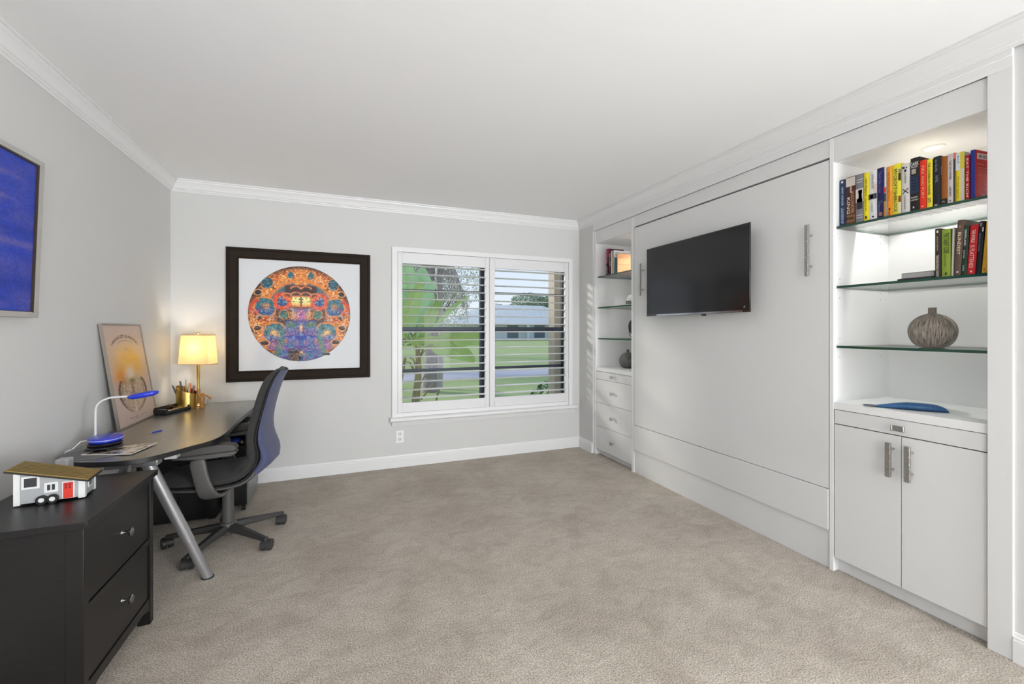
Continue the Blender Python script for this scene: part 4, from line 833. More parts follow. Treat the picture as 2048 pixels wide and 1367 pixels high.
# pen cup with slanted rim
cx, cy = -1.085, 3.815; R0 = .065
t = thing('pen_cup', 'gold metal pen cup with a slanted rim in the desk corner', 'pen cup', (cx, cy, DZ))
n = 40
def rim(a): return DZ+.140+.030*math.cos(a-math.radians(165))
outer = [[(cx+R0*math.cos(2*PI*i/n), cy+R0*.9*math.sin(2*PI*i/n), DZ) for i in range(n)], [(cx+R0*math.cos(2*PI*i/n), cy+R0*.9*math.sin(2*PI*i/n), rim(2*PI*i/n)) for i in range(n)],
         [(cx+(R0-.004)*math.cos(2*PI*i/n), cy+(R0-.004)*.9*math.sin(2*PI*i/n), rim(2*PI*i/n)) for i in range(n)], [(cx+(R0-.004)*math.cos(2*PI*i/n), cy+(R0-.004)*.9*math.sin(2*PI*i/n), DZ+.006) for i in range(n)]]
MB().loft(outer).build('cup', BRASS, t, smooth=50)
pens = [(-.040, -.020, -.30, -.1, .150, .005, (.02, .02, .02), 'black pen leaning out at the left edge of the gold cup'), (-.022, .010, -.16, .05, .168, .0055, (.05, .05, .05), 'dark grey marker standing second from the left in the gold cup'),
        (-.006, .015, -.02, .0, .178, .004, (.30, .26, .20), 'thin tan pencil, tallest in the gold cup'), (.010, -.010, .10, .02, .150, .0065, (.62, .16, .04), 'orange pen near the middle of the gold cup'),
        (.018, .015, .08, .0, .145, .005, (.55, .22, .10), 'rust coloured pencil behind the orange pen'), (.034, -.005, .16, .05, .132, .006, (.25, .05, .03), 'dark red pen at the right inside the gold cup'), (.026, -.026, .05, -.1, .124, .005, (.60, .45, .25), 'short tan pen at the front of the gold cup')]
for (dx, dy, tx, ty, L, r, c, lab) in pens:
    t2 = thing('pen', lab, 'pen', (cx+dx*.6, cy+dy*.6, DZ+.008), (-ty, tx, 0), 'pens in the gold cup')
    L += .030
    m = mat('pen_%d_%d_%d' % tuple(int(q*255) for q in c), c, .35)
    MB().cyl((0, 0, 0), (0, 0, L*.8), r, n=12).build('barrel', m, t2, local=True)
    MB().lathe([(r*1.05, L*.8), (r*1.05, L*.93), (r*.6, L), (0, L)], (0, 0, 0), 12).build('cap', mat('pen_cap_%d_%d_%d' % tuple(int(q*255) for q in c), tuple(min(1, q*1.2+.02) for q in c), .3), t2, local=True)
# small wooden figurine beside the lamp
WD = mat('honey_wood', (.48, .22, .06), .35, noise=(30, .25), coat=.3)
t = thing('wooden_figurine', 'small jointed honey-brown wooden figurine with a keyring beside the gold pen cup', 'figurine', (-.985, 3.800, DZ))
x, y = -.985, 3.800
MB().lathe([(0, 0), (.022, 0), (.024, .004), (.016, .012), (.014, .04), (.018, .07), (.012, .082), (0, .084)], (x, y, DZ), 20).build('body', WD, t)
b = MB(); b.tube([(x-.006, y, DZ+.078), (x+.022, y, DZ+.098), (x+.050, y-.005, DZ+.072)], [.009, .008, .007], 12); b.ball((x+.052, y-.005, DZ+.070), .0085); b.build('arm', WD, t, smooth=80)
b = MB(); b.tube([(x-.010, y, DZ+.080), (x-.022, y, DZ+.105), (x-.022, y, DZ+.140)], [.010, .012, .012], 12); b.build('raised_arm', WD, t, smooth=80)
b = MB(); b.ball((x-.002, y, DZ+.100), .013); b.build('head', WD, t, smooth=80)
rg = [(x+.040+.010*math.cos(a), y-.008, DZ+.048+.012*math.sin(a)) for a in np.linspace(0, 2*PI, 17)]
b = MB(); b.tube(rg, .0012, 6); b.box(x+.034, x+.044, y-.010, y-.008, DZ+.008, DZ+.036); b.build('keyring', CHROME, t)
# organiser tray
t = thing('desk_organiser', 'black tray organiser holding clips between the poster and the gold cup', 'desk organiser', (-1.13, 3.70, DZ))
M = Matrix.Translation((-1.128, 3.668, DZ)) @ Matrix.Rotation(math.radians(70), 4, 'Z')
b = MB()
for a in ((-.115, .115, -.05, .05, 0, .006), (-.115, .115, .044, .05, .006, .048), (-.115, .115, -.05, -.044, .006, .022), (-.115, -.09, -.044, .044, .006, .040), (.108, .115, -.044, .044, .006, .036)): b.box(*a, M=M)
b.build('tray', BK2, t, bevel=.003)
for (nm, a, lab, mm) in (('scissors', (-.075, .10, -.030, -.018), 'silver letter opener lying in the black organiser tray', CHROME), ('paper_clip_tin', (.05, .10, -.005, .035), 'small brass tin in the black organiser tray', BRASS), ('wooden_ruler', (-.080, .085, -.008, .004), 'short tan wooden ruler in the black organiser tray', mat('tan_wood', (.55, .38, .22), .5))):
    nm = {'scissors': 'letter_opener', 'paper_clip_tin': 'brass_tin', 'wooden_ruler': 'wooden_ruler'}[nm]
    z1_ = .030 if nm == 'brass_tin' else .024
    o = MB().box(*a, .0065, z1_, M=M).build(nm, mm, None, bevel=.002); tag(o, lab, nm.replace('_', ' '))
# blue pen on desk
o = MB(); p0 = Vector((-1.012, 2.968, DZ+.0035)); p1 = Vector((-.976, 3.020, DZ+.0035)); 
t = thing('ballpoint_pen', 'blue ballpoint pen lying alone in the middle of the desk', 'pen', tuple(p0))
MB().cyl(p0.lerp(p1, .12), p1, .0032, n=12).build('barrel', BL, t); MB().cyl(p0, p0.lerp(p1, .12), .0012, .0032, n=12).build('tip', CHROME, t)

# ================================================================== UNDER-DESK STORAGE
BC = mat('black_cabinet_lacquer', (.010, .010, .010), .35, noise=(10, .1))
t = thing('storage_cabinet', 'low black storage cabinet standing under the desk against the left wall', 'cabinet', (-1.0, 3.62, 0))
box(-1.215, -.800, 3.40, 3.86, 0.012, .60).build('body', BC, t, bevel=.003)
for k in range(2): d = box(-1.205+.2*k, -1.012+.2*k, 3.390, 3.3995, .03, .59).build('door', BC, t, bevel=.002)
b = MB(); [b.box(xx-.02, xx+.02, yy-.02, yy+.02, 0, .012) for xx in (-1.19, -.83) for yy in (3.43, 3.83)]; b.build('feet', BLACKP, t)
t = thing('rolling_pedestal', 'black rolling pedestal with grey side and an open top bay under the desk', 'pedestal', (-.71, 3.65, 0))
GS = mat('grey_green_side', (.16, .165, .155), .35, noise=(5, .05))
b = MB(); b.box(-.785, -.640, 3.47, 3.84, .045, .46); b.box(-.785, -.775, 3.47, 3.84, .46, .60); b.box(-.650, -.640, 3.47, 3.84, .46, .60); b.box(-.785, -.64, 3.47, 3.84, .60, .615); b.box(-.785, -.64, 3.83, 3.84, .46, .60); b.build('body', BC, t, bevel=.002)
b = MB(); b.prism([(3.475, .045), (3.80, .045), (3.838, .10), (3.838, .615), (3.475, .615)], -.6395, -.628, 'x'); b.build('side_panel', GS, t, bevel=.002)
for za_, zb_ in ((.05, .18), (.185, .315), (.32, .45)): box(-.783, -.642, 3.462, 3.4695, za_, zb_).build('drawer', BC, t, bevel=.002)
for xx in (-.765, -.66):
    for yy in (3.50, 3.80):
        b = MB(); b.cyl((xx-.010, yy, .020), (xx+.010, yy, .020), .020, n=18); b.cyl((xx, yy, .03), (xx, yy, .046), .006, n=8); b.build('caster', BLACKP, t)
t = thing('blue_pouch', 'small blue pouch with a tan toggle in the open bay of the pedestal', 'pouch', (-.72, 3.55, .461))
MB().ball((-.722, 3.53, .486), .025, sc=(1.9, 1.6, .95)).build('pouch', mat('blue_nylon', (.015, .05, .42), .5, bump=(30, .5, .004)), t, smooth=80)
MB().ball((-.672, 3.505, .478), .012, sc=(1, 1, 1)).build('toggle', mat('tan_bead', (.5, .33, .16), .5), t, smooth=80)

# ================================================================== OFFICE CHAIR
PAD = mat('charcoal_upholstery', (.030, .028, .027), .95, noise=(60, .35), bump=(380, .5, .002), sheen=.12)
BLUE = mat('slate_blue_upholstery', (.066, .074, .150), .92, noise=(50, .18), bump=(380, .4, .002), sheen=.12)
CGRAY = mat('chair_grey_plastic', (.078, .075, .072), .45, noise=(40, .08))
CDARK = mat('chair_dark_base', (.036, .035, .034), .42, noise=(30, .1))
CHX, CHY = -.650, 3.010
t = chair = thing('office_chair', 'slate blue and charcoal swivel office chair drawn up to the desk', 'office chair', (CHX, CHY, 0))
# profile of the pad: (outer x,z) bottom/back side and (inner x,z) sitting side, half width, roundness
outer_p = [(-.955, .408), (-.880, .384), (-.760, .376), (-.634, .374), (-.535, .384), (-.472, .425), (-.446, .492), (-.452, .560), (-.470, .620), (-.466, .680), (-.450, .750), (-.432, .820), (-.413, .894), (-.392, .960), (-.374, 1.000), (-.356, 1.030)]
inner_p = [(-.962, .436), (-.885, .452), (-.755, .452), (-.642, .448), (-.572, .460), (-.530, .510), (-.514, .550), (-.520, .590), (-.530, .640), (-.527, .690), (-.514, .750), (-.498, .820), (-.480, .894), (-.455, .965), (-.428, 1.004), (-.384, 1.038)]
half_w = [.150, .205, .222, .228, .228, .226, .224, .222, .220, .216, .212, .206, .200, .190, .168, .120]
def interp(P, k):
    out = []
    for i in range(len(P)-1):
        for j in range(k): out.append(tuple(np.array(P[i])*(1-j/k)+np.array(P[i+1])*(j/k)))
    out.append(tuple(np.array(P[-1]))); return out
def smooth_l(P, it=3):
    P = [np.array(p, float) for p in P]
    for _ in range(it): P = [P[0]]+[(P[i-1]+2*P[i]+P[i+1])/4 for i in range(1, len(P)-1)]+[P[-1]]
    return P
O = smooth_l(interp(outer_p, 3)); I = smooth_l(interp(inner_p, 3)); HW = [float(h[0]) for h in smooth_l([(a,) for a in [h for h in np.interp(np.linspace(0, 15, len(O)), range(16), half_w)]])]
def chair_ring(o, i, hw, f0, f1, bow, n=20):
    """closed section between fraction f0 (outer) and f1 (inner) of the thickness; bow pushes the middle outward"""
    o = np.array(o); i = np.array(i); ring = []
    a = o+(i-o)*f0; c = o+(i-o)*f1; mid = (a+c)/2; hv = (c-a)/2; nrm = (o-i)/np.linalg.norm(o-i)
    for k in range(n):
        th = 2*PI*k/n; cs, sn = math.cos(th), math.sin(th)
        yy = hw*math.copysign(abs(cs)**.35, cs); tt = math.copysign(abs(sn)**.7, sn)
        p = mid+hv*tt+nrm*bow*(1-(yy/hw)**2); ring.append((p[0], CHY+yy, p[1]))
    return ring
ns = len(O); cut = int(ns*.36)
b = MB(); b.loft([chair_ring(O[k], I[k], HW[k]*.985, .36, 1.0, -.004) for k in range(0, cut+1)]); b.build('seat', PAD, t, smooth=80)
b = MB(); b.loft([chair_ring(O[k], I[k], HW[k]*.985, .36-.30*min(1, (k-cut)/6), 1.0, .016*min(1, (k-cut)/5)) for k in range(cut, ns)]); b.build('backrest', PAD, t, smooth=80)
b = MB(); b.loft([chair_ring(O[k], I[k], HW[k], .0, .34, .0) for k in range(0, cut+1)]); b.build('seat_shell', CGRAY, t, smooth=80)
b = MB(); b.loft([chair_ring(O[k], I[k], HW[k]*1.0, -.12-.62*min(1, (k-cut)/4)*math.exp(-((k-cut-5)/6)**2), .34-.30*min(1, (k-cut)/6), .028*min(1, (k-cut)/4)) for k in range(cut, ns)]); b.build('back_cover', BLUE, t, smooth=80)
b = MB(); 
fq = lambda k: .35-.30*min(1, max(0, k-cut)/6)
for sgn in (-1, 1): b.tube([(O[k][0]+(I[k][0]-O[k][0])*fq(k), CHY+sgn*HW[k]*1.0, O[k][1]+(I[k][1]-O[k][1])*fq(k)) for k in range(1, ns-1)], .0035, 6)
b.build('piping', mat('black_piping', (.008, .008, .008), .7), t, smooth=80)
# arms
for sgn in (-1, 1):
    ya = CHY+sgn*.262
    ar = [(-.845, .600), (-.842, .622), (-.800, .642), (-.70, .650), (-.600, .652), (-.560, .642), (-.546, .622), (-.556, .612), (-.70, .606)]
    b = MB(); b.prism(ar, ya-.038, ya+.038, 'y'); b.build('armrest', mat('armrest_pad', (.075, .070, .066), .7, bump=(200, .3, .001)), t, bevel=.010, seg=3)
    ar2 = [(-.840, .588), (-.836, .600), (-.70, .6045), (-.552, .6105), (-.548, .596), (-.575, .584), (-.70, .578)]
    b = MB(); b.prism(ar2, ya-.034, ya+.034, 'y'); b.build('arm_plate', CGRAY, t, bevel=.005)
    # support blade: down from the arm, curling under the seat
    pth = [((-.735, ya, .585), .040, .014), ((-.728, ya+sgn*.002, .53), .037, .014), ((-.716, ya+sgn*.003, .47), .036, .014), ((-.700, ya, .41), .040, .014), ((-.688, ya-sgn*.008, .375), .044, .014), ((-.672, ya-sgn*.035, .352), .040, .014), ((-.650, ya-sgn*.080, .348), .034, .013), ((-.640, CHY+sgn*.05, .350), .030, .012)]
    rings = []
    for q, (c, hw, ht) in enumerate(pth):
        c = Vector(c); nx_ = Vector(pth[min(q+1, len(pth)-1)][0])-Vector(pth[max(q-1, 0)][0]); nx_.normalize(); wv = Vector((1, 0, 0)); wv = (wv-nx_*wv.dot(nx_)).normalized(); tv_ = nx_.cross(wv)
        rings.append([c+wv*hw*math.copysign(abs(math.cos(a))**.5, math.cos(a))+tv_*ht*math.copysign(abs(math.sin(a))**.5, math.sin(a)) for a in np.linspace(0, 2*PI, 17)[:-1]])
    b = MB(); b.loft(rings); b.build('arm_support', CGRAY, t, smooth=60, subsurf=1)
# mechanism, column, base
b = MB(); b.box(-.78, -.56, CHY-.085, CHY+.085, .345, .392); b.build('mechanism', CDARK, t, bevel=.012)
b = MB(); b.cyl((CHX, CHY, .105), (CHX, CHY, .345), .031, .029, 28); b.build('gas_column', CGRAY, t)
b = MB(); b.lathe([(0, .045), (.030, .045), (.036, .06), (.042, .085), (.046, .105), (.044, .118), (.036, .124), (0, .124)], (CHX, CHY, 0), 28); b.build('base_hub', CGRAY, t, smooth=60)
for k in range(5):
    a = math.radians(30+72*k); dv = Vector((math.cos(a), math.sin(a), 0)); sv = Vector((-dv.y, dv.x, 0)); c0 = Vector((CHX, CHY, 0))
    rings = []
    for s, z, hw, ht in ((.030, .094, .027, .020), (.10, .090, .024, .018), (.20, .080, .020, .015), (.285, .071, .016, .012), (.318, .067, .014, .011)):
        c = c0+dv*s+Vector((0, 0, z)); rings.append([c+sv*hw*.62+Vector((0, 0, ht)), c-sv*hw*.62+Vector((0, 0, ht)), c-sv*hw, c-sv*hw+Vector((0, 0, -ht)), c+sv*hw+Vector((0, 0, -ht)), c+sv*hw])
    b = MB(); b.loft(rings); lg = b.build('leg', CDARK, t, bevel=.003)
    ca = a+[.9, -.6, 2.2, .4, -1.1][k]; cd = Vector((math.cos(ca), math.sin(ca), 0)); cs = Vector((-cd.y, cd.x, 0)); cc = c0+dv*.308-cd*.012
    b = MB(); b.cyl(cc-cs*.027+Vector((0, 0, .0275)), cc-cs*.007+Vector((0, 0, .0275)), .0275, n=24); b.cyl(cc+cs*.007+Vector((0, 0, .0275)), cc+cs*.027+Vector((0, 0, .0275)), .0275, n=24)
    arcp = [(.034*math.cos(x_), .0275+.034*math.sin(x_)) for x_ in np.linspace(-.15, PI+.1, 14)]; inn = [(.022*math.cos(x_), .0275+.022*math.sin(x_)) for x_ in np.linspace(PI+.1, -.15, 14)]
    Mx = Matrix((( cd.x, cs.x, 0, cc.x), (cd.y, cs.y, 0, cc.y), (0, 0, 1, 0), (0, 0, 0, 1)))
    b.prism(arcp+inn, -.026, .026, 'y', M=Mx); b.cyl(c0+dv*.308+Vector((0, 0, .050)), c0+dv*.308+Vector((0, 0, .070)), .009, n=10)
    b.build('caster', CDARK, lg, smooth=40)

# ================================================================== CHEST OF DRAWERS + TOY
t = thing('chest_of_drawers', 'black-brown two-drawer chest in the left foreground', 'chest of drawers', (-.965, 2.05, 0))
TX0, TX1, TY0, TY1, TZ = -1.155, -.766, 1.770, 2.328, .655
box(TX0, TX1, TY0, TY1, TZ-.022, TZ).build('top', BLACKW, t, bevel=.002)
bx0, bx1, by0, by1 = TX0+.006, TX1-.014, TY0+.010, TY1-.010
for (xa, xb) in ((bx0, bx0+.045), (bx1-.045, bx1)):
    for (y_a, y_b) in ((by0, by0+.032), (by1-.032, by1)):
        box(xa, xb, y_a, y_b, 0, TZ-.0222).build('leg', BLACKW, t, bevel=.0015)
for y_a, y_b in ((by0+.005, by0+.020), (by1-.020, by1-.005)): box(bx0+.045, bx1-.045, y_a, y_b, .085, TZ-.0222).build('side_panel', BLACKW, t)
box(bx0+.003, bx0+.010, by0+.032, by1-.032, .085, TZ-.0222).build('back_panel', BLACKW, t)
fy0, fy1 = by0+.032, by1-.032; fx = bx1-.002
b = MB(); b.box(fx-.02, fx, fy0, fy1, .605, TZ-.0222); b.box(fx-.02, fx, fy0, fy1, .347, .372); b.prism([(fy0, .060), (fy0, .115), (fy1, .115), (fy1, .060), (fy1-.06, .078), (fy0+.06, .078)], fx-.02, fx, 'x')
b.build('front_rails', BLACKW, t, bevel=.001)
for (za_, zb_) in ((.118, .344), (.375, .602)):
    d = box(fx-.018, fx-.004, fy0+.003, fy1-.003, za_, zb_).build('drawer', BLACKW, t, bevel=.0015)
    zc = (za_+zb_)/2+.012; yc = (fy0+fy1)/2
    Mk = Matrix.Translation((fx-.004, yc, zc)) @ Matrix.Rotation(PI/2, 4, 'Y')
    MB().lathe([(0, 0), (.008, 0), (.0055, .004), (.0045, .016), (.006, .022), (.0155, .026), (.0165, .030), (.012, .034), (0, .036)], (0, 0, 0), 28, M=Mk).build('knob', mat('gunmetal_knob', (.28, .28, .28), .25, 1.), d, smooth=50)
box(fx-.30, fx-.02, fy0+.006, fy1-.006, .12, .60).build('drawer_boxes', BC, t)
# toy house on wheels
ang = math.atan2(.020, .178)
t = thing('toy_trailer_house', 'toy grey house on wheels with a red door and ribbed gold roof', 'toy house', (-1.064, 2.006, TZ), (0, 0, ang))
GY = mat('toy_grey_paint', (.36, .37, .38), .55); WT = mat('toy_white_paint', (.72, .72, .71), .45); RD = mat('toy_red_paint', (.62, .035, .020), .4); DK = mat('toy_dark_window', (.035, .035, .04), .3); GD = mat('ribbed_gold_roof', (.42, .29, .09), .38, .9, noise=(20, .2)); BKt = mat('toy_black', (.012, .012, .012), .4)
Lx, Ly, zb_ = .180, .098, .008
def roofz(x): return .120-(x)*.053/.180
b = MB(); b.prism([(0, zb_), (Lx, zb_), (Lx, roofz(Lx)), (0, roofz(0))], 0, Ly, 'y'); b.build('walls', GY, t, local=True)
b = MB()
for (x0, x1, y0, y1) in ((-.002, .014, -.002, .012), (Lx-.016, Lx+.002, -.002, .012), (Lx-.012, Lx+.002, Ly-.010, Ly+.002), (-.002, .012, Ly-.010, Ly+.002)):
    b.prism([(x0, zb_-.004), (x1, zb_-.004), (x1, roofz(x1)), (x0, roofz(x0))], y0, y1, 'y')
b.build('corner_posts', WT, t, local=True)
b = MB(); rz_ = lambda x, d: roofz(x)+d
b.prism([(-.020, rz_(-.020, 0)), (Lx+.016, rz_(Lx+.016, 0)), (Lx+.016, rz_(Lx+.016, .006)), (-.020, rz_(-.020, .006))], -.016, Ly+.022, 'y'); rf = b.build('roof', BKt, t, local=True)
b = MB(); nr = 9
for k in range(nr):
    ya_ = -.013+k*(Ly+.032)/nr
    b.prism([(-.018, rz_(-.018, .0061)), (Lx+.014, rz_(Lx+.014, .0061)), (Lx+.014, rz_(Lx+.014, .0085)), (-.018, rz_(-.018, .0085))], ya_, ya_+.0085, 'y')
b.build('ribbed_sheet', GD, rf, local=True)
def twin(x0, x1, z0, z1, panes):
    w_ = MB().box(x0, x1, -.0035, 0, z0, z1).build('window', WT, t, local=True)
    for p in panes: MB().box(p[0], p[1], -.0042, -.0034, p[2], p[3]).build('pane', DK, w_, local=True)
twin(.018, .064, .058, .102, [(.025, .057, .065, .096)]); twin(.075, .111, .038, .073, [(.083, .091, .046, .066), (.095, .103, .046, .066)])
dd = MB().box(.121, .154, -.0032, 0, .009, .070).build('door_surround', WT, t, local=True)
d2_ = MB().box(.1245, .1505, -.0045, -.0031, .010, .066).build('door', RD, t, local=True)
b = MB(); [b.box(xx, xx+.0055, -.0051, -.0044, zz, zz+.007) for xx in (.129, .1395) for zz in (.045, .055)]; b.build('pane', mat('door_glass_dark_red', (.20, .01, .01), .3), d2_, local=True)
w_ = MB().box(Lx, Lx+.003, .030, .060, .030, .064).build('window', WT, t, local=True); b = MB(); b.box(Lx+.0028, Lx+.0036, .036, .043, .036, .058); b.box(Lx+.0028, Lx+.0036, .047, .054, .036, .058); b.build('pane', DK, w_, local=True)
for xx in (.070, .098):
    wl = MB().cyl((xx, -.010, .0155), (xx, -.001, .0155), .0155, n=28).build('wheel', BKt, t, local=True)
    MB().cyl((xx, -.0112, .0155), (xx, -.0098, .0155), .0078, n=20).build('hub_cap', WT, wl, local=True)
for xx in (.070, .098):
    wl = MB().cyl((xx, Ly+.001, .0155), (xx, Ly+.010, .0155), .0155, n=28).build('wheel', BKt, t, local=True)
b = MB(); b.box(.01, .17, .01, Ly-.01, .004, .009); b.build('chassis', BKt, t, local=True)
# grey adapter box behind the toy
t = thing('power_adapter', 'light grey boxy power adapter behind the toy house, at the desk end', 'power adapter', (-1.07, 2.296, TZ))
box(-1.088, -1.046, 2.275, 2.318, TZ, TZ+.090).build('body', mat('warm_grey_plastic', (.42, .41, .41), .45), t, bevel=.005, seg=3)
MB().cyl((-1.066, 2.2742, TZ+.080), (-1.066, 2.2755, TZ+.080), .003, n=10).build('screw', CHROME, t)

# ================================================================== OUTSIDE
def rnd(a, b_): return random.uniform(a, b_)
GR = mat('lawn_grass', (.33, .40, .13), .9, noise=(1.2, .2, (1, 1, 1), (.50, .56, .24)), bump=(40, .8, .03))
G0 = -.12
struct(box(-40, 70, YB+.18, 110, G0-.3, G0).build('ground', GR, origin=(0, 4.3, G0)))
struct(MB().prism([(-40, 10.6), (60, 13.4), (60, 15.6), (-40, 12.8)], G0, G0+.012).build('path', mat('pale_asphalt', (.50, .46, .48), .9, noise=(3, .08)), origin=(0, 12, G0)))
o = box(2.255, 2.40, YB+.34, YB+.50, G0, 2.9).build('porch_column', mat('beige_stucco', (.46, .40, .34), .9, noise=(20, .1), bump=(80, .4, .004)), None, bevel=.006); tag(o, 'beige stucco post just outside the right edge of the window', 'column')
# far house
hc = Vector((30, 52, 0))
t = thing('house', 'low house with a pale grey tiled hip roof across the lawn', 'house', (27, 55, G0))
HW_ = mat('house_wall_white', (.72, .74, .78), .8)
def roof_mat():
    return mat('pale_roof_tile', (.58, .57, .54), .8, noise=(1.5, .25, (1, 6, 6), (.84, .83, .80)), bump=(3, .8, .1, (1, 6, 6)))
box(14, 34, 54, 66, G0, 2.2).build('walls', HW_, t)
b = MB(); e0, e1 = (12.9, 52.9, 2.05), (35.1, 67.1, 2.05)
ra, rb = (19.5, 60, 5.0), (28.5, 60, 5.0)
b.add([(e0[0], e0[1], 2.05), (e1[0], e0[1], 2.05), (e1[0], e1[1], 2.05), (e0[0], e1[1], 2.05), ra, rb], [(0, 1, 5, 4), (1, 2, 5), (2, 3, 4, 5), (3, 0, 4), (3, 2, 1, 0)]); b.build('roof', roof_mat(), t)
for k, xx in enumerate((16.5, 20.5, 24.5, 28.5)): box(xx, xx+1.6, 53.96, 54.02, G0+.3, 1.9).build('window', mat('far_window_glass', (.16, .18, .22), .2), t)
for xx in (23.0, 30.6, 32.5): box(xx, xx+.35, 53.0, 53.35, G0, 2.0).build('porch_post', HW_, t)
# leafy crowns made of many small leaf faces
def leaf_cloud(b, c, r, n, s, flat=.8):
    for _ in range(n):
        while True:
            p = Vector((rnd(-1, 1), rnd(-1, 1), rnd(-1, 1)))
            if p.length < 1: break
        p = p.normalized()*(p.length**.5); q = Vector((c[0]+p.x*r[0], c[1]+p.y*r[1], c[2]+p.z*r[2]))
        e = Euler((rnd(-.9, .9), rnd(-.9, .9), rnd(0, 6.3))).to_matrix(); L_ = s*rnd(.6, 1.3)
        b.add([q+e @ Vector(v)*L_ for v in ((0, -.28, 0), (.5, 0, .06), (0, .28, 0), (-.5, 0, -.04))], [(0, 1, 2, 3)])
def leafm(name, c, c2): return mat(name, c, .7, noise=(.9, .3, (1, 1, 1), c2))
def tree(label, x, y, h, crown, cr, n, s, lm, tr=.2, cat='tree', name='tree', bark=(.16, .11, .08), group='trees outside'):
    t = thing(name, label, cat, (x, y, G0), group=group)
    b = MB(); b.tube([(x, y, G0), (x+tr*.3, y, h*.3), (x-tr*.3, y, h*.6), (x, y, h)], [tr, tr*.85, tr*.7, tr*.4], 10)
    for k in range(6):
        a = k*1.05; b.tube([(x, y, h*.62), (x+cr[0]*.35*math.cos(a), y+cr[1]*.35*math.sin(a), crown-cr[2]*.2), (x+cr[0]*.7*math.cos(a), y+cr[1]*.7*math.sin(a), crown+cr[2]*.2)], [tr*.35, tr*.22, tr*.08], 6)
    b.build('trunk', mat('bark_%d' % int(bark[0]*100), bark, .9, noise=(4, .4, (6, 6, 1)), bump=(12, .8, .05)), t)
    b = MB(); 
    for k in range(9):
        a = k*2.4; rr = .55 if k else 0
        leaf_cloud(b, (x+cr[0]*rr*math.cos(a), y+cr[1]*rr*math.sin(a), crown+cr[2]*.35*math.sin(k*1.7)), tuple(q*.55 for q in cr), n//9, s)
    b.build('crown', lm, t, smooth=0)
    return t
DG = leafm('leaf_dark_green', (.10, .17, .07), (.22, .33, .13)); MG = leafm('leaf_mid_green', (.18, .30, .10), (.36, .50, .22)); PG = leafm('leaf_pale_green', (.34, .42, .26), (.62, .68, .52))
tree('rounded green tree rising behind the right end of the far roof', 35.5, 74, 5.2, 6.0, (6.0, 6, 2.8), 12000, .34, leafm('leaf_far_sage', (.24, .32, .20), (.46, .55, .38)), .3)
tree('small dark tree behind the far roof ridge', 31.5, 84, 3.5, 5.2, (4, 4, 1.8), 1800, .5, DG, .25)
tree('airy pale green tree left of the window mullion beyond the lawn', 4.5, 22, 3.2, 3.0, (2.3, 2.2, 2.4), 9000, .10, PG, .16)
tree('denser green tree further left behind the palm', .6, 15.5, 3.0, 3.0, (2.2, 2.0, 2.6), 9000, .10, leafm('leaf_bush_grey_green', (.20, .24, .15), (.42, .46, .34)), .18)
# hedge line near far house
o = MB(); leaf_cloud(o, (33, 49, .25), (9, 1.2, .75), 4000, .32); o = o.build('hedge', DG, None, smooth=0); tag(o, 'low clipped hedge beside the far house on the right', 'hedge')
o = MB(); leaf_cloud(o, (4.5, 40, .2), (7.5, 1.2, .9), 4000, .30); o = o.build('hedge', MG, None, smooth=0); tag(o, 'loose green hedge across the lawn left of the far house', 'hedge')
o = MB(); leaf_cloud(o, (2.70, 5.45, .20), (.30, .22, .36), 700, .07); o = o.build('shrub', DG, None, smooth=0); tag(o, 'small dark green shrub at the foot of the beige post', 'shrub')
# palm with a skirt of dead fronds
PX, PY = 1.78, 9.6
t = thing('palm_tree', 'palm with a thick skirt of dry brown fronds behind the banana plant', 'palm tree', (PX, PY, G0))
PB = mat('palm_bark', (.30, .25, .25), .9, noise=(3, .3, (6, 6, 2)), bump=(14, .9, .05)); DF = mat('dry_frond', (.34, .27, .24), .9, noise=(8, .4, (1, 1, 4), (.58, .50, .46)))
MB().tube([(PX, PY, G0), (PX+.05, PY, 1.2), (PX-.02, PY, 2.4), (PX+.03, PY, 3.4)], [.17, .14, .13, .12], 14).build('trunk', PB, t, smooth=80)
MB().tube([(PX+.30, PY+.4, G0), (PX+.36, PY+.4, 1.2), (PX+.30, PY+.4, 2.4), (PX+.36, PY+.4, 3.4)], [.08, .07, .07, .06], 12).build('trunk', mat('palm_bark_pale', (.50, .44, .44), .9, noise=(3, .2, (6, 6, 2))), t, smooth=80)
def frond(b, p, az, el, L, droop, n=16, wl=.34, hang=.0):
    pts = []; d = Vector((math.cos(az)*math.cos(el), math.sin(az)*math.cos(el), math.sin(el))); q = Vector(p)
    for k in range(n): pts.append(q.copy()); q = q+d*(L/n); d = (d+Vector((0, 0, -droop/n))).normalized()
    b.tube(pts, [.012*(1-k/n)+.003 for k in range(n)], 5)
    for k in range(2, n):
        dd = (pts[k]-pts[k-1]).normalized(); sd_ = dd.cross(Vector((0, 0, 1))); sd_ = sd_.normalized() if sd_.length > .05 else Vector((1, 0, 0))
        for sgn in (-1, 1):
            wv = (sd_*sgn+dd*.5+Vector((0, 0, -.35-hang+rnd(-.2, .2)))).normalized(); l_ = wl*math.sin(PI*(k+1)/(n+2))**.5*rnd(.8, 1.1); hw = dd*.014
            b.add([pts[k]-hw, pts[k]+hw, pts[k]+wv*l_*.6+hw*.8, pts[k]+wv*l_+Vector((0, 0, -.02)), pts[k]+wv*l_*.6-hw*.8], [(0, 1, 2, 3, 4)])
b = MB()
for k in range(26): frond(b, (PX+rnd(-.1, .1), PY+rnd(-.1, .1), rnd(2.5, 3.3)), rnd(0, 6.28), rnd(-.3, .1), rnd(1.2, 1.9), rnd(2.5, 4), 14, .32, .6)
b.build('dry_skirt', DF, t, smooth=0)
b = MB()
for k in (3, 4, 5, 6, 7, 8, 9): frond(b, (PX, PY, 3.45), k*.54, rnd(.1, .7), 2.2, 1.6, 18, .42)
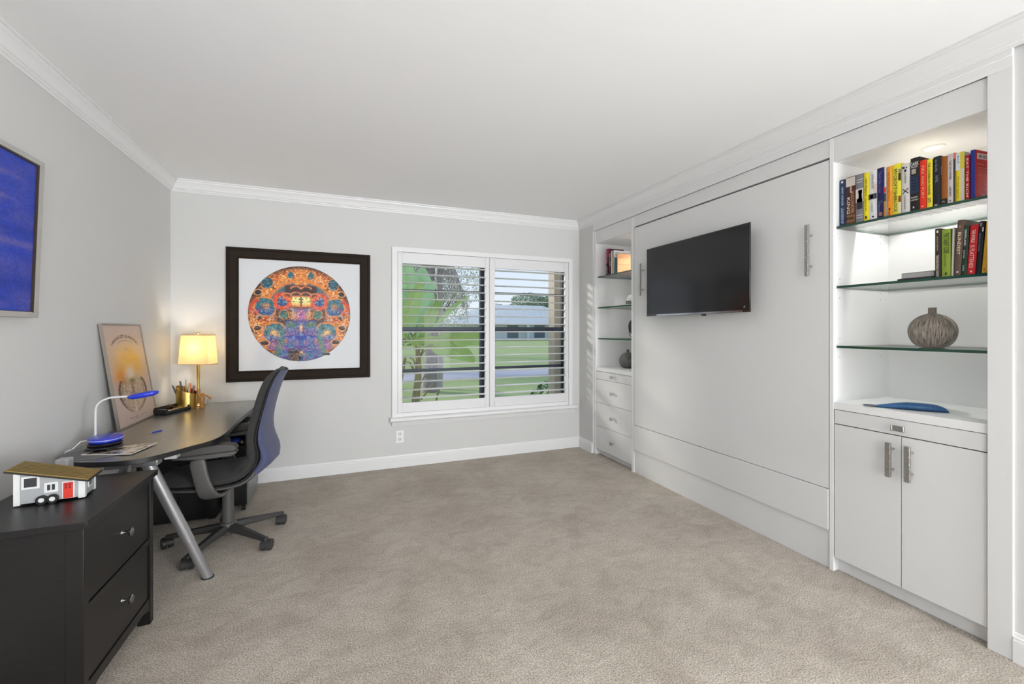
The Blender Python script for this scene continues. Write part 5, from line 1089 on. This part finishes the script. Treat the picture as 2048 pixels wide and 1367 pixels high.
b.build('green_fronds', MG, t, smooth=0)
# banana plant close to the window
BLf = mat('banana_leaf', (.32, .52, .16), .42, noise=(5, .18, (1, 1, 1), (.52, .70, .36)), coat=.15); BRb = mat('banana_rib', (.42, .52, .20), .5); BST = mat('banana_stem', (.24, .18, .10), .7, noise=(8, .4, (5, 5, 1), (.40, .36, .22)))
def banana_leaf(t, p, az, el, L, W, droop, roll=0.):
    n = 18; d = Vector((math.cos(az)*math.cos(el), math.sin(az)*math.cos(el), math.sin(el))); q = Vector(p); pts = []
    stalk = .22
    for k in range(n+1): pts.append(q.copy()); q = q+d*(L/n); d = (d+Vector((0, 0, -droop/n))).normalized()
    b = MB(); b.tube(pts, [.013*(1-k/(n+1))+.003 for k in range(n+1)], 6); rb_ = b.build('midrib', BRb, t, smooth=80)
    b = MB(); rows = []
    for k in range(n+1):
        s = max(0, (k/n-stalk)/(1-stalk)); wd = W*math.sin(PI*min(1, s**.75*.97+.02))**.6 if s > 0 else 0.0005
        dd = (pts[min(k+1, n)]-pts[max(k-1, 0)]).normalized(); sd_ = dd.cross(Vector((0, 0, 1))).normalized(); sd_ = Matrix.Rotation(roll, 3, dd) @ sd_; up = sd_.cross(dd)
        row = []
        for j in range(-4, 5):
            f = j/4; row.append(pts[k]+sd_*wd*f+up*(-.22*wd*abs(f)**1.3+.010*math.sin(k*2.2+j*.4)*abs(f))+up*.002)
        rows.append(row)
    nn = 9; vs = [p_ for r in rows for p_ in r]
    b.add(vs, [(k*nn+j, k*nn+j+1, (k+1)*nn+j+1, (k+1)*nn+j) for k in range(n) for j in range(nn-1)])
    return b.build('leaf', BLf, t, smooth=60)
BX, BY = .94, 6.0
t = thing('banana_plant', 'broad-leaved banana plant just outside the left half of the window', 'banana plant', (BX, BY, G0))
b = MB(); b.tube([(BX, BY, G0), (BX-.02, BY, .3), (BX+.02, BY, .7), (BX, BY, 1.05)], [.065, .055, .045, .03], 14); b.tube([(BX-.24, BY+.1, G0), (BX-.23, BY+.1, .5), (BX-.15, BY+.08, .9)], [.04, .035, .02], 12); b.build('stem', BST, t, smooth=80)
top = (BX, BY, .98)
for a in ((2.6, 1.15, 1.25, .20, .7, .3), (.25, 1.05, 1.15, .17, .9, -.5), (1.3, 1.25, 1.45, .22, .9, .1), (-.10, .55, 1.15, .18, 1.0, -.8), (.35, .30, 1.05, .15, 1.1, -.9), (3.3, .95, 1.2, .20, 1.4, .6), (-1.2, 1.2, .95, .15, 1.3, .2), (2.0, 1.35, 1.5, .20, .5, -.4)): banana_leaf(t, top, *a[:2], a[2], a[3], a[4], a[5])
b = MB()
for k in range(9): a = k*.8; b.tube([(BX, BY, .45+.05*k), (BX+.10*math.cos(a), BY+.10*math.sin(a), .62+.05*k), (BX+.20*math.cos(a), BY+.2*math.sin(a), .60+.06*k)], [.014, .009, .005], 6)
b.tube([(BX+.05, BY, .30), (BX+.22, BY, .50), (BX+.30, BY, .42), (BX+.26, BY, .26), (BX+.22, BY, .22)], [.012, .016, .018, .014, .006], 8)
b.build('leaf_stalks', BST, t, smooth=80)
t = thing('banana_plant', 'smaller banana plant whose leaves fill the far left edge of the window', 'banana plant', (.62, 5.7, G0), group='banana plants')
MB().tube([(.62, 5.7, G0), (.62, 5.7, .6), (.64, 5.7, 1.1)], [.05, .04, .025], 12).build('stem', BST, t, smooth=80)
for a in ((.6, 1.2, 1.2, .17, 1.0, .3), (2.8, 1.2, 1.1, .18, 1.0, .2), (-1.0, 1.3, 1.0, .16, 1.1, .0), (1.6, 1.4, 1.3, .2, .6, .4), (.0, .7, .9, .15, 1.6, -.4)): banana_leaf(t, (.64, 5.7, 1.0), a[0], a[1], a[2], a[3], a[4], a[5])
